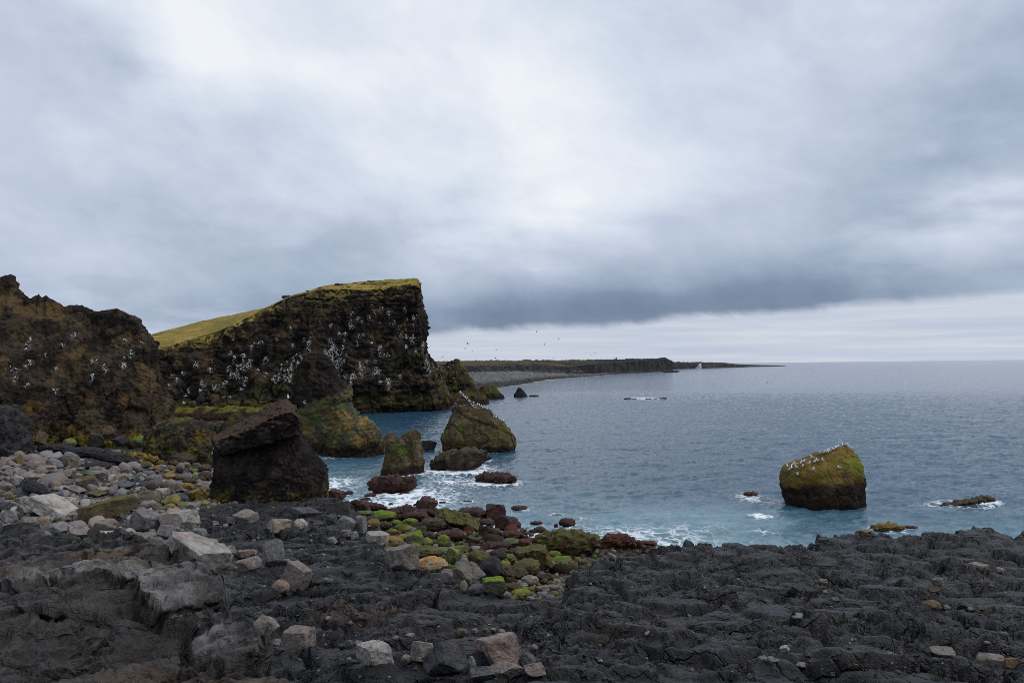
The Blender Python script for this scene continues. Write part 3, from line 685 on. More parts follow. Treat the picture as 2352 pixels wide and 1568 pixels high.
hs = [(200, 800, 240), (300, 778, 240), (372, 761, 244), (460, 738, 248), (565, 716, 236), (608, 707, 212), (655, 683, 216), (745, 656, 232), (850, 645, 236), (930, 640, 236), (953, 638, 236), (959, 640, 238), (955, 648, 262), (940, 690, 295)]
hk = [(px, py + 40, d + 120) for px, py, d in hs]
V, Fq, tl = ribbon([[tuple(F(b[0], b[1], b[2]) - np.array([0, .5, F(*b)[2] + 4])), b, m_, r_, s_, k_] for b, m_, r_, s_, k_ in zip(hd, hm, hr, hs, hk)] if False else
                   [[(b[0], b[1] + 30, b[2] - .5), b, m_, r_, s_, k_] for b, m_, r_, s_, k_ in zip(hd, hm, hr, hs, hk)], 1000, (8, 150, 150, 70, 20))
Fq = orient(V, Fq, tl)
face = sst(-tl, -3.05, -2.9)
N0 = normals_np(V, Fq)
top = 1 - face
dsp = (2.0 * fbm3(V / 14, 5, 400, .55) + .65 * bil3(V * np.array([1, 1, .75], f32) / 3.4, 4, 405, .62)) * sst(-tl, -3.0, -2.75)
dsp = dsp + .38 * bil3(V * np.array([.10, .10, .5], f32), 3, 407) * sst(-tl, -3.0, -2.75)
a_, b_, cid = vor3((V + 1.0 * np.stack([fbm3(V / 4, 2, 411), fbm3(V / 4 + 5, 2, 412), fbm3(V / 4 - 5, 2, 413)], 1)) * np.array([.30, .30, .17], f32), 415)
low_b = sst(-V[:, 2], -9, -5)
dsp = dsp + ((cid - .5) * 1.2 - (1 - sst(b_ - a_, 0, .15)) * .8) * face * (.48 + .52 * low_b)
dsp = dsp + top * (.30 * fbm3(V / 6, 5, 420, .6)) + .35 * top * bil3(V / 2.2, 3, 421) * sst(V[:, 0], -52, -40)
V = V + N0 * dsp[:, None].astype(f32) * np.array([1, 1, .6], f32)
N = normals_np(V, Fq)
c, n = shade_rock(V, Fq, (.013, .0115, .010), (.042, .032, .025), 430, 5.0, .05)
c = mixcol(c, (.095, .064, .034), sst(fbm3(V / 7, 6, 432, .65), .05, .55) * .7)
c = mixcol(c, (.045, .046, .020), sst(fbm3(V / 5, 5, 433, .6), .2, .55) * sst(-V[:, 2], -18, -8) * .8)
c = mixcol(c, (.17, .125, .026), sst(N[:, 2], .3, .7) * sst(tl + .12 * fbm3(V / 6, 3, 437), 2.66, 2.95) * sst(fbm3(V / 2.5, 4, 434), -.4, .2) * .85)
band = sst(-V[:, 2], -5.2, -3.6) * sst(fbm3(V * np.array([.10, .10, .25], f32), 4, 435), -.45, .2)
c = mixcol(c, (.070, .056, .022), band * .75); c = mixcol(c, (.085, .095, .018), band * sst(fbm3(V / 3, 4, 436), .15, .45) * .7)
c = mixcol(c, (.020, .012, .010), sst(-V[:, 2], -2.4, -1.5) * .92)
gr = mixcol(np.zeros_like(V) + np.array([.30, .215, .045], f32), (.21, .17, .036), sst(fbm3(V / 12, 5, 440, .6), -.3, .4))
gr = mixcol(gr, (.34, .245, .065), sst(fbm3(V * np.array([.1, .1, .9], f32), 5, 442, .6), .0, .5) * .7)
gm = sst(tl + .16 * fbm3(V / 3.0, 5, 443, .65), 2.93, 3.01) * sst(N[:, 2], .1, .35)
gr = mixcol(gr, (.04, .032, .022), sst(fbm3(V / 2.6, 5, 444, .65), .28, .42) * (.35 + .65 * sst(V[:, 0], -60, -48)))
gr = mixcol(gr, (.05, .03, .018), sst(np.sin(V[:, 2] * 1.5 - V[:, 0] * .18 + 2.5 * fbm3(V / 14, 3, 445)), .93, .985) * sst(fbm3(V / 8, 3, 446), 0, .25))
c = mixcol(c, np.zeros(3), gm * 0) * (1 - gm[:, None]) + gr * gm[:, None]
HEAD = dict(V=V, F=Fq, c=c, N=N)
bvh_of('headland', V, Fq)

# left cliff
lb = [(-420, 1075, 92), (-200, 1058, 98), (0, 1036, 105), (100, 1026, 108), (200, 1020, 110), (300, 1013, 112), (362, 1006, 114), (390, 1000, 118), (384, 995, 132), (350, 985, 160)]
lm = [(-420, 900, 96), (-200, 880, 102), (0, 860, 110), (100, 860, 113), (200, 862, 115), (290, 865, 117), (350, 870, 118.5), (376, 875, 121), (370, 870, 134), (340, 870, 160)]
lsk = [(-420, 560), (-200, 605), (0, 641), (100, 682), (200, 706), (265, 712), (318, 740), (348, 776), (345, 790), (320, 800)]
lr = [(px, py, d) for (px, py), d in zip(lsk, (104, 110, 118, 121, 122, 122, 122, 123, 136, 162))]
lk = [(px + 10, py + 60, d + 22) for px, py, d in lr]
# fine skyline of the photograph, as an offset of the rim
V, Fq, tl = ribbon([[(b[0], b[1] + 30, b[2]), b, m_, r_, k_] for b, m_, r_, k_ in zip(lb, lm, lr, lk)], 900, (6, 150, 170, 60))
Fq = orient(V, Fq, tl)
skx = np.array([-420, -300, -200, -60, 0, 22, 30, 40, 55, 68, 76, 88, 96, 102, 116, 128, 145, 185, 205, 222, 250, 268, 290, 312, 335, 350, 400]); sky_ = np.array([560, 580, 590, 625, 640, 637, 645, 662, 672, 683, 678, 671, 680, 676, 684, 690, 703, 704, 714, 718, 715, 713, 722, 732, 760, 780, 790])
rowx = np.interp(skx, [p[0] for p in lsk[:8]], [p[1] for p in lsk[:8]])
k_depth = V[:, 1]; pxv = CX + V[:, 0] / k_depth * FPX
offz = -(np.interp(pxv, skx, sky_) - np.interp(pxv, skx, rowx)) * k_depth / FPX
V[:, 2] += (offz * sst(tl, 2.3, 3.0) * sst(-pxv, -345, -325) * (V[:, 1] < 131)).astype(f32)
N0 = normals_np(V, Fq); fade = 1 - .55 * sst(-np.abs(tl - 3), -.12, 0)
dsp = (1.1 * fbm3(V / 9, 5, 500, .55) + .42 * bil3(V / 2.2, 4, 505, .62)) * fade
a_, b_, cid = vor3((V + .8 * np.stack([fbm3(V / 3, 2, 511), fbm3(V / 3 + 5, 2, 512), fbm3(V / 3 - 5, 2, 513)], 1)) * np.array([.38, .38, .24], f32), 515)
low_b = sst(-V[:, 2], -9.5, -6.5)
dsp = dsp + ((cid - .5) * 1.5 - (1 - sst(b_ - a_, 0, .07)) * .5) * (.12 + .88 * low_b) * sst(fbm3(V / 5, 3, 518), -.5, .3)
V = V + N0 * dsp[:, None].astype(f32)
N = normals_np(V, Fq)
c, n = shade_rock(V, Fq, (.020, .016, .013), (.060, .044, .032), 530, 3.2)
c = mixcol(c, (.115, .078, .036), sst(fbm3(V / 6, 5, 532, .6), -.05, .5) * sst(V[:, 2], 6, 11) * .85)
c = mixcol(c, (.070, .050, .028), low_b * sst(cid, .5, .9) * .8); c = mixcol(c, (.13, .075, .022), low_b * sst(fbm3(V / 2.6, 4, 533), .2, .5) * .7)
c = mixcol(c, (.16, .15, .018), sst(-V[:, 2], -3.4, -2.4) * sst(fbm3(V / 2.0, 4, 534), .05, .35) * .9)
LEFT = dict(V=V, F=Fq, c=c, N=N); bvh_of('left_cliff', V, Fq)

# ------------------------------------------------------------------ seabirds on the cliffs: where, and the droppings under them
Z2 = lambda x, y: (550 + x / 1.96, 980 + y / 1.96)
CL = [(1500,465,30,12),(1560,420,30,9),(1670,372,40,10),(1640,415,20,5),(1735,345,12,3),(1775,385,20,5),(1810,460,25,7),(1720,465,15,4),(1500,385,8,2),(1420,410,5,2),(1355,465,10,4),(1275,445,4,1),(1060,495,10,5),(960,575,8,3),(1075,612,8,3),(1155,565,5,2),(1195,590,15,9),(1187,650,10,5),(780,620,15,10),(835,600,15,6),(625,670,12,5),(645,710,14,6),(715,700,20,10),(700,765,30,14),(760,740,15,9),(660,825,25,14),(610,780,15,6),(625,835,20,7),(470,790,15,6),(365,765,15,6),(875,722,12,9),(880,825,8,4),(815,800,10,5),(715,800,8,3),(730,878,25,9),(585,890,15,7),(510,920,30,14),(400,950,12,6),(415,890,20,8),(440,910,8,4),(315,950,18,7),(220,870,10,7),(195,835,8,4),(265,820,8,5),(170,910,5,3),(1040,810,60,40),(960,850,30,14),(1110,750,20,10),(1140,715,20,9),(1075,710,12,7),(1105,685,8,4),(1365,640,35,22),(1345,690,40,30),(1430,700,30,20),(1390,730,40,25),(1440,740,25,14),(1400,785,30,10),(1460,850,8,3),(1440,640,15,6),(1450,580,8,4),(1350,570,10,5),(1425,525,8,3),(1457,530,8,4),(1560,540,10,5),(1595,540,5,2),(1555,600,8,4),(1720,640,12,9),(1720,680,10,4),(1760,680,12,5),(1790,700,5,2),(1580,750,25,12),(1585,820,20,9),(1630,738,6,3),(1680,730,6,2),(1695,795,25,14),(1520,850,25,14),(1500,890,6,3),(1720,885,15,8),(1780,895,25,14),(1865,850,8,6),(1900,350,8,4),(1970,405,15,8),(1920,430,5,2),(1955,465,5,2),(1870,550,15,6),(1910,540,12,5),(1955,570,30,16),(1905,630,10,5),(1980,655,8,4),(2020,660,10,4),(2060,720,20,8),(2070,790,40,22),(2030,600,10,5)]
ZL = [(550,500,18,4),(223,540,6,2),(192,572,6,2),(196,605,6,2),(458,578,8,3),(330,648,8,3),(218,705,20,8),(78,745,10,3),(120,755,10,3),(108,815,10,3),(420,738,14,4),(695,710,16,5),(762,725,8,4),(765,755,8,4),(684,795,8,5),(685,835,8,4),(968,630,12,5),(918,665,6,2),(918,705,12,5),(1035,565,6,2),(398,898,12,5),(185,862,14,4),(1200,800,6,3),(910,540,5,1)]
def cast(name, px, py):
    v = Vector(ray(px, py)).normalized(); h = HIT[name].ray_cast(Vector(CAMP), v)
    return (np.array(h[0]), np.array(h[1])) if h[0] is not None else None
def clusters(bvh, lst, conv, per, sd):
    R = np.random.default_rng(sd); out = []
    for (x, y, rad, n) in lst:
        for k in range(max(1, int(round(n * per)))):
            px, py = conv(x + R.normal() * rad * .55, y + R.normal() * rad * .75)
            h = cast(bvh, px / 1.63265, py / 1.63265)
            if h is not None: out.append(h[0])
    return out
CLIFFBIRDS = clusters('headland', CL, Z2, .62, 1)
LEFTBIRDS = clusters('left_cliff', ZL, lambda x, y: (x / 1.96, 1000 + y / 1.96), .35, 2)
def droppings(D, birds, rad, seed):
    """white streaks below the ledges the birds use"""
    B = np.array(birds); V = D['V']; gua = np.zeros(len(V), f32)
    cell = 3.0; from collections import defaultdict
    idx = defaultdict(list)
    keys = np.floor(V[:, [0, 2]] / cell).astype(int)
    order = np.lexsort((keys[:, 1], keys[:, 0])); ks = keys[order]
    uniq, st = np.unique(ks, axis=0, return_index=True); en = np.append(st[1:], len(ks))
    for u_, s_, e_ in zip(uniq, st, en): idx[tuple(u_)] = order[s_:e_]
    for b in B:
        kx, kz = int(np.floor(b[0] / cell)), int(np.floor(b[2] / cell))
        for i in (-1, 0, 1):
            for j in (-1, 0, 1):
                ii = idx.get((kx + i, kz + j))
                if ii is None: continue
                q = V[ii] - b
                w = np.exp(-(q[:, 0] / rad) ** 2 - (q[:, 1] / 2.5) ** 2 - (np.where(q[:, 2] < 0, q[:, 2] / (rad * 2.0), q[:, 2] / (rad * .6))) ** 2)
                gua[ii] += w.astype(f32)
    t = np.clip(gua, 0, 1.5) * sst(fbm3(V * np.array([4.5, 4.5, 1.2], f32), 3, seed), .05, .5)
    return mixcol(D['c'], (.70, .69, .65), np.clip(t * .8, 0, .8))
HEAD['c'] = droppings(HEAD, CLIFFBIRDS, .30, 600)
LEFT['c'] = droppings(LEFT, LEFTBIRDS, .26, 601)
me = mesh_np('headland', HEAD['V'], HEAD['F'], M_CLIFF, np.clip(HEAD['c'], .004, .9)); link('headland_cliff', me, 'tall black headland with slanting grass top and nesting seabirds', 'cliff', kind='structure')
me = mesh_np('near_cliff', LEFT['V'], LEFT['F'], M_CLIFF, np.clip(LEFT['c'], .004, .9)); link('beach_cliff', me, 'brown rounded cliff with ragged crest at the back of the beach', 'cliff', kind='structure')
PLACED += [(p[0], p[1] + 3, 3.0, .25) for p in [F(px, py, d) for px, py, d in hd]]

# rocky toe running out beyond the headland
def c_toe(V, N, Fq):
    c, n = shade_rock(V, Fq, (.030, .024, .018), (.075, .056, .034), 610, 3.5)
    c = mixcol(c, (.095, .085, .024), sst(fbm3(V / 5, 4, 611), .0, .4) * .7)
    c = mixcol(c, (.07, .10, .022), sst(fbm3(V / 4, 4, 612), .15, .4) * sst(-V[:, 2], -11, -6) * .8)
    return waterline(c, V, N, 2.2, 4.5, seed=613, ac=(.075, .058, .016))
TK = dict(amp=.9, scale=6, blocks=.8, bscale=4.0, lump=.3, seed=615, oct=5)
stack('toe', [lofted([(826, 1046, 1053, 2), (832, 1030, 1058, 2), (845, 1006, 1066, 1), (858, 985, 1074, 0), (872, 978, 1084, 0), (885, 970, 1092, 0), (900, 962, 1104, 0), (915, 955, 1120, -2), (928, 950, 1124, -3)], 252, depth=.55, zbot=-3)],
      .36, c_toe, 'craggy brown rock point with white birds running out from the headland', 'rock point', M_CLIFF, TK, foam=.30, nm='rocky_point')
stack('toe_end', [lofted([(886, 1112, 1138, 4), (893, 1100, 1143, 3), (905, 1090, 1150, 2), (915, 1080, 1155, 1)], 285, depth=.5, zbot=-3)],
      .36, c_toe, 'square topped dark rock at the outer end of the rocky point', 'rock', M_CLIFF, dict(TK, amp=.6, blocks=.5), foam=.30, nm='shore_rock')
stack('toe_foot', [lofted([(812, 982, 990, 2), (830, 970, 1005, 1), (850, 960, 1018, 0), (880, 950, 1026, -2), (925, 940, 1035, -4), (940, 935, 1036, -4)], 226, depth=.5, zbot=-3)],
      .36, c_toe, 'steep rock buttress with white birds at the right foot of the headland', 'rock buttress', M_CLIFF, TK, foam=.30, nm='rock_buttress')
# mossy ledge at the foot of the headland
def c_ledge(V, N, Fq):
    c, n = shade_rock(V, Fq, (.025, .020, .016), (.055, .045, .028), 620, 2.5)
    c = mixcol(c, (.125, .120, .018), sst(N[:, 2], .2, .6) * sst(fbm3(V / 2.5, 4, 621), -.45, .1) * .95)
    return mixcol(c, (.030, .014, .012), sst(-V[:, 2], -2.3, -1.5) * .95)
stack('ledge', [lofted([(934, 440, 600, 0, .14), (937, 405, 640, 0, .14), (945, 392, 680, -1, .15), (958, 388, 700, -2, .16)], 186, depth=.15, zbot=-2)],
      .25, c_ledge, 'low rock ledge topped with yellow green moss at the headland foot', 'rock ledge', M_CLIFF, dict(amp=.5, scale=4, blocks=.35, bscale=2.5, lump=.15, seed=622), foam=.4, nm='rock_ledge')
# rocks at the back of the beach
def c_blk(V, N, Fq):
    c, n = shade_rock(V, Fq, (.020, .019, .020), (.050, .046, .046), 630, .9)
    return c
def c_weedrock(V, N, Fq):
    c, n = shade_rock(V, Fq, (.026, .021, .016), (.060, .050, .034), 640, 1.0)
    c = mixcol(c, (.125, .085, .018), sst(fbm3(V / 1.5, 4, 641), .12, .45) * .8)
    c = mixcol(c, (.10, .105, .018), sst(fbm3(V / 1.2, 4, 642), .3, .5) * .6)
    return mixcol(c, (.022, .012, .010), sst(-V[:, 2], -1.7, -.9) * .9)
stack('knob', [lofted([(934, -90, 30), (942, -110, 42), (960, -130, 52), (985, -140, 60), (1010, -150, 62), (1045, -160, 66)], 92, depth=.6, zbot=1)], .12, c_blk, 'dark rough rock knob standing under the left end of the beach cliff', 'rock', M_STACK, dict(amp=.4, scale=2.6, blocks=.22, bscale=1.4, lump=.12, seed=631), 0, nm='shore_rock')
stack('weedrock', [lofted([(962, 385, 440, 1), (968, 362, 470, .6), (980, 350, 486, 0), (1000, 338, 490, 0), (1020, 332, 492, -.3), (1052, 335, 488, -.5)], 97, depth=.6, zbot=.2)], .10, c_weedrock, 'large dark rock with yellow weed between beach cliff and dark stack', 'rock', M_STACK, dict(amp=.4, scale=2.2, blocks=.2, bscale=1.3, lump=.11, seed=645), .2, nm='shore_rock')
stack('cone', [lofted([(944, 536, 548), (952, 528, 560), (965, 520, 575), (985, 500, 600)], 118, depth=.8, zbot=-.5)], .14, c_weedrock, 'small peaked dark rock behind the dark stack and shore rock', 'rock', M_STACK, dict(amp=.3, scale=2.0, blocks=.15, bscale=1.2, lump=.08, seed=646), .2, nm='shore_rock')
stack('lowweed', [lofted([(968, 452, 540), (974, 430, 560), (985, 425, 570)], 128, depth=.4, zbot=-.5)], .14, c_weedrock, 'low reddish weed covered rock in front of the foaming inlet', 'rock', M_STACK, dict(amp=.3, scale=2.0, blocks=.15, bscale=1.2, lump=.08, seed=647), .3, nm='shore_rock')
stack('capstone', [lofted([(968, 366, 384), (975, 360, 386), (990, 357, 388), (1010, 352, 388)], 106, depth=.7, zbot=.5)], .10, c_weedrock, 'ochre upright rock leaning on the right foot of the beach cliff', 'rock', M_STACK, dict(amp=.25, scale=1.6, blocks=.2, bscale=1.0, lump=.05, seed=648), 0, nm='shore_rock')

# ------------------------------------------------------------------ far coast
def zof(px, py, d): return F(px, py, d)
fw = [(980, 912), (1060, 900), (1150, 889), (1195, 883), (1250, 873), (1300, 868), (1350, 864), (1420, 858), (1480, 855), (1510, 853), (1527, 852), (1545, 850)]
ft = [853, 853, 853, 852, 855, 858, 858.5, 854, 851.5, 850.5, 849.5, 848]
fc = [842, 842, 841, 840, 842, 843, 838, 833, 829, 827, 825, 832]
fp = [830, 829.5, 829, 828, 827.5, 827, 826, 825.5, 824, 823.5, 821, 830]
sts = []
for (px, py), t_, c_, p_ in zip(fw, ft, fc, fp):
    d0 = dist0(px, py); bw = max(25, 95 - .09 * (d0 - 400))
    if c_ > t_ - 4: c_ = t_ - 4
    sts.append([(px, py + 3, d0 - 15), (px, py, d0), (px, t_, d0 + bw), (px, c_, d0 + bw + 9), (px, p_, d0 + bw + 300), (px, p_ + 10, d0 + bw + 700)])
V, Fq, tl = ribbon(sts, 900, (3, 26, 26, 40, 10))
Fq = orient(V, Fq, tl)
N0 = normals_np(V, Fq); dsc = V[:, 1] / 600
fade = sst(tl, 1.0, 1.3)
dsp = (1.6 * fbm3(V / 22, 5, 700, .6) * sst(tl, 1.9, 2.1) + .5 * fbm3(V / 5, 3, 705)) * fade
V = V + N0 * dsp[:, None].astype(f32); N = normals_np(V, Fq)
c, n = shade_rock(V, Fq, (.022, .022, .024), (.048, .046, .046), 710, 14)
pb = sst(-tl, -2.02, -1.95) * sst(-V[:, 0], -150, -80)
c = mixcol(c, (.17, .165, .16), pb * sst(tl, 1.15, 1.55) * (.7 + .3 * sst(n, -.2, .4)))
c = mixcol(c, (.06, .052, .028), sst(-tl, -1.5, -1.1) * sst(fbm3(V / 15, 4, 711), -.4, .3) * .8)
c = mixcol(c, (.105, .085, .040), sst(tl, 3.05, 3.25) * sst(fbm3(V * np.array([.012, .03, .1], f32), 4, 712), -.35, .25) * sst(-V[:, 0], -160, -60) * .9)
link('far_coast', mesh_np('far_coast', V, Fq, M_FAR, np.clip(c, .004, .9)), kind='structure')
sts = []
for px, wy, py in [(1500, 850, 831), (1545, 848, 831), (1600, 846, 831.5), (1640, 845, 832), (1660, 844, 832.5), (1690, 843.5, 835.5), (1720, 842.6, 837.3), (1760, 841.6, 838.3), (1800, 840.6, 838.9), (1806, 840.5, 840.4)]:
    d0 = dist0(px, wy); sts.append([(px, wy + 2, d0 - 25), (px, wy, d0), (px, (wy * .35 + py * .65), d0 + 25), (px, py, d0 + 160), (px, py + 5, d0 + 420)])
V, Fq, tl = ribbon(sts, 700, (3, 16, 16, 8)); Fq = orient(V, Fq, tl)
V = V + normals_np(V, Fq) * (2.2 * fbm3(V / 35, 5, 720, .6) * sst(tl, 1.0, 1.6) * sst(-V[:, 0], -700, -300))[:, None].astype(f32)
c, n = shade_rock(V, Fq, (.024, .024, .026), (.055, .050, .045), 725, 25)
link('far_reef', mesh_np('far_reef', V, Fq, M_FAR, c), kind='structure')

# ------------------------------------------------------------------ boulders
_bm = {}
def ico(k):
    if k not in _bm:
        b = bmesh.new(); bmesh.ops.create_icosphere(b, subdivisions=k, radius=1)
        b.verts.ensure_lookup_table(); _bm[k] = (np.array([v.co[:] for v in b.verts], f32), np.array([[v.index for v in f.verts] for f in b.faces], np.int32)); b.free()
    return _bm[k]
def rock_shape(R, kind, sub=4, seed=0):
    V, Fq = ico(sub); V = V.copy()
    if kind == 'a':     # angular broken block
        ax = np.linalg.qr(R.normal(size=(3, 3)) * .35 + np.eye(3))[0]
        pl = [(s * ax[:, k], R.uniform(.50, .74)) for k in range(3) for s in (-1, 1)] + [(q / np.linalg.norm(q), R.uniform(.66, .88)) for q in R.normal(size=(9, 3))]
        amp = .035
    elif kind == 's':   # slab
        ax = np.linalg.qr(R.normal(size=(3, 3)) * .15 + np.eye(3))[0]
        pl = [(s * ax[:, 2], R.uniform(.34, .5)) for s in (-1, 1)] + [(s * ax[:, k], R.uniform(.58, .8)) for k in range(2) for s in (-1, 1)] + [(q / np.linalg.norm(q), R.uniform(.68, .88)) for q in R.normal(size=(7, 3))]
        amp = .03
    else:               # sea-worn
        pl = [(q / np.linalg.norm(q), R.uniform(.72, .94)) for q in R.normal(size=(8, 3))]
        amp = .06
    for n, d in pl:
        e = V @ n.astype(f32) - d; V -= np.maximum(e, 0)[:, None] * (n * (.97 if kind != 'r' else .7)).astype(f32)
    off = R.uniform(-50, 50, 3).astype(f32)
    rr = np.linalg.norm(V, axis=1)[:, None]
    V = V * (1 + (amp * 1.6 * fbm3(V * 1.3 + off, 3, seed) + amp * 1.3 * fbm3(V * 4.0 + off, 4, seed + 3, .62))[:, None])
    if kind == 'l':
        V = V * (1 + (.10 * bil3(V * 2.6 + off, 4, seed + 5, .6))[:, None])
    return V.astype(f32), Fq
# colour code: albedo, moss, moss colour, kind, weed, words
PAL = {
 'tan': ((.25, .205, .165), 0, None), 'pale': ((.32, .295, .272), 0, None), 'grey': ((.17, .168, .168), 0, None), 'pinkgrey': ((.203, .171, .160), 0, None), 'pink': ((.262, .205, .182), 0, None),
 'darkgrey': ((.085, .084, .090), 0, None), 'black': ((.034, .033, .036), 0, None), 'bluegrey': ((.135, .14, .16), 0, None), 'olive': ((.15, .125, .065), .35, OLIVE), 'olivegrey': ((.155, .14, .105), .2, OLIVE),
 'tangrey': ((.195, .175, .155), 0, None), 'greengrey': ((.12, .145, .115), .2, GREEN), 'brown': ((.15, .10, .065), 0, None), 'mossy': ((.11, .088, .05), .5, (.12, .09, .02)),
 'ochre': ((.18, .14, .08), .6, (.21, .13, .035)), 'yellow': ((.21, .185, .10), .4, (.20, .18, .03)), 'green': ((.10, .095, .07), .78, (.125, .175, .018)), 'lime': ((.17, .16, .08), .5, (.15, .17, .03)),
 'weed': ((.042, .028, .018), .3, (.058, .044, .02)), 'oliveweed': ((.075, .058, .020), .5, (.095, .085, .018)), 'red': ((.050, .020, .014), 0, None), 'redbright': ((.085, .026, .015), 0, None), 'cream': ((.42, .35, .25), .5, (.36, .20, .08)),
 'dark': ((.055, .05, .048), 0, None), 'goldweed': ((.14, .09, .022), .6, (.20, .12, .02)),
}
WORDS = {'tan': 'tan', 'pale': 'pale grey', 'grey': 'grey', 'pinkgrey': 'pinkish grey', 'pink': 'pink tinged', 'darkgrey': 'dark grey', 'black': 'black lava', 'bluegrey': 'bluish grey', 'olive': 'olive brown', 'olivegrey': 'olive grey', 'tangrey': 'greyish tan', 'greengrey': 'greenish grey', 'brown': 'brown',
 'mossy': 'mossy brown', 'ochre': 'ochre stained', 'yellow': 'yellowish', 'green': 'bright green mossy', 'lime': 'lime coloured', 'weed': 'brown weed covered', 'oliveweed': 'olive weed covered', 'red': 'dark red weed covered', 'redbright': 'rust red weed covered', 'cream': 'cream and orange', 'dark': 'blackish', 'goldweed': 'golden weed covered'}
WEEDY = {'weed', 'oliveweed', 'red', 'redbright', 'goldweed'}
ROCKS = []
def boulder(px, py, w, h, code, shape='a', tilt=0.0, deep=.9, zone='beach', label=None, water=False, dfix=None, R=[np.random.default_rng(99)], sink=.16):
    """w, h on the 2352 grid; (px, py) the middle of its foot"""
    R = R[0]
    if zone == 'cove': w *= 1.10; h *= 1.22
    elif zone in ('beach', 'promontory', 'front'): h *= 1.10
    P0 = (Wz(px, py, 0) if water else ground_at(px, py)) if dfix is None else F(px, py, dfix)
    d = P0[1]; k = d / FPX; wm, hm = w * k, h * k
    sub = 5 if w > 75 else (4 if w > 16 else 3)
    V, Fq = rock_shape(R, shape, sub, int(R.integers(1, 9000)))
    a = R.uniform(0, 6.28); ca, sa = math.cos(a), math.sin(a)
    V = V @ np.array([[ca, -sa, 0], [sa, ca, 0], [0, 0, 1]], f32).T
    lo, hi = V.min(0), V.max(0); V = (V - (lo + hi) / 2) / (hi - lo) * 1.0
    dep = wm * deep * R.uniform(.75, 1.05)
    hm2 = max(hm - .30 * dep * .5, hm * .55) * (1 + sink)
    V = V * np.array([wm, dep, hm2], f32)
    if tilt:
        t = math.radians(tilt); ct, st = math.cos(t), math.sin(t)
        sl = math.sqrt(max(.2, 1 - (math.sin(abs(t)) * .55) ** 2)); V = V * np.array([1.0, 1, .62], f32)
        V = V @ np.array([[ct, 0, -st], [0, 1, 0], [st, 0, ct]], f32).T
        ext = V.max(0) - V.min(0); V *= np.array([wm / ext[0], 1, hm2 / ext[2]], f32)
    foot = V[:, 2].min()
    pos = np.array([P0[0] * (1 + .40 * dep / d), d + .40 * dep, P0[2] - foot - sink * hm2 + .02])
    alb, moss, mc = PAL[code]
    N = normals_np(V, Fq); seed = int(R.integers(1, 9000)); ps = V / max(wm, .05) * 2.6 + R.uniform(-30, 30, 3).astype(f32)
    n1_ = fbm3(ps, 4, seed, .6); c = np.zeros_like(V) + np.asarray(alb, f32) * np.array(R.uniform(.82, 1.16), f32)
    c = c * (1 + .22 * n1_[:, None])
    c = mixcol(c, np.asarray(alb, f32) * np.array([1.12, .92, .82], f32), sst(fbm3(ps * .7 + 9, 3, seed + 5), .05, .5) * .6)
    c = mixcol(c, np.asarray(alb, f32) * 1.4, sst(fbm3(ps * 1.6 - 7, 5, seed + 15, .65), .22, .4) * .5)
    c = mixcol(c, np.asarray(alb, f32) * np.array([.42, .42, .40], f32), sst(fbm3(ps * 1.1 + 17, 5, seed + 17, .68), .18, .42) * .65)
    pit = sst(fbm3(ps * 5, 2, seed + 7), .30, .5); c = c * (1 - .35 * pit[:, None] * (code not in WEEDY))
    if moss:
        mt = sst(N[:, 2] + .85 * fbm3(ps * 1.5 + 4, 5, seed + 9, .66), .75 - .85 * moss, 1.15 - .75 * moss)
        mcol = np.zeros_like(V) + np.asarray(mc, f32); mcol = mcol * (1 + .35 * fbm3(ps * 3, 3, seed + 11)[:, None])
        c = c * (1 - mt[:, None]) + mcol * mt[:, None]
    if code in WEEDY:
        V = V + N * (.05 * wm * bil3(ps * 2.2 * np.array([1, 1, .5], f32), 3, seed + 13, .6))[:, None].astype(f32)
        V[:, 2] -= .04 * wm * 0
    me = mesh_np('boulder', V, Fq, M_WEED if code in WEEDY else M_STONE, np.clip(c, .005, .9))
    o = link('boulder', me, label, 'boulder', loc=pos)
    if pos[2] + hm2 * .5 > 0 and (water or P0[2] < .25): PLACED.append((pos[0], pos[1], wm * .5, .46 if wm < 1.5 else .55))
    ROCKS.append(dict(o=o, px=px, py=py - h / 2, w=w, h=h, code=code, shape=shape, zone=zone, label=label, x=pos[0], y=pos[1], rad=wm * .5))
    return o
def fromzoom(lst, ox, oy, s, zone, **kw):
    for r_ in lst:
        x, y, w, h, code = r_[:5]; shp = r_[5] if len(r_) > 5 else 'a'; tl_ = r_[6] if len(r_) > 6 else 0; lab = r_[7] if len(r_) > 7 else None
        boulder((ox + x / s) / 1.63265, (oy + y / s) / 1.63265, w / s / 1.63265, h / s / 1.63265, code, shp, tl_, zone=zone, label=lab, **kw)
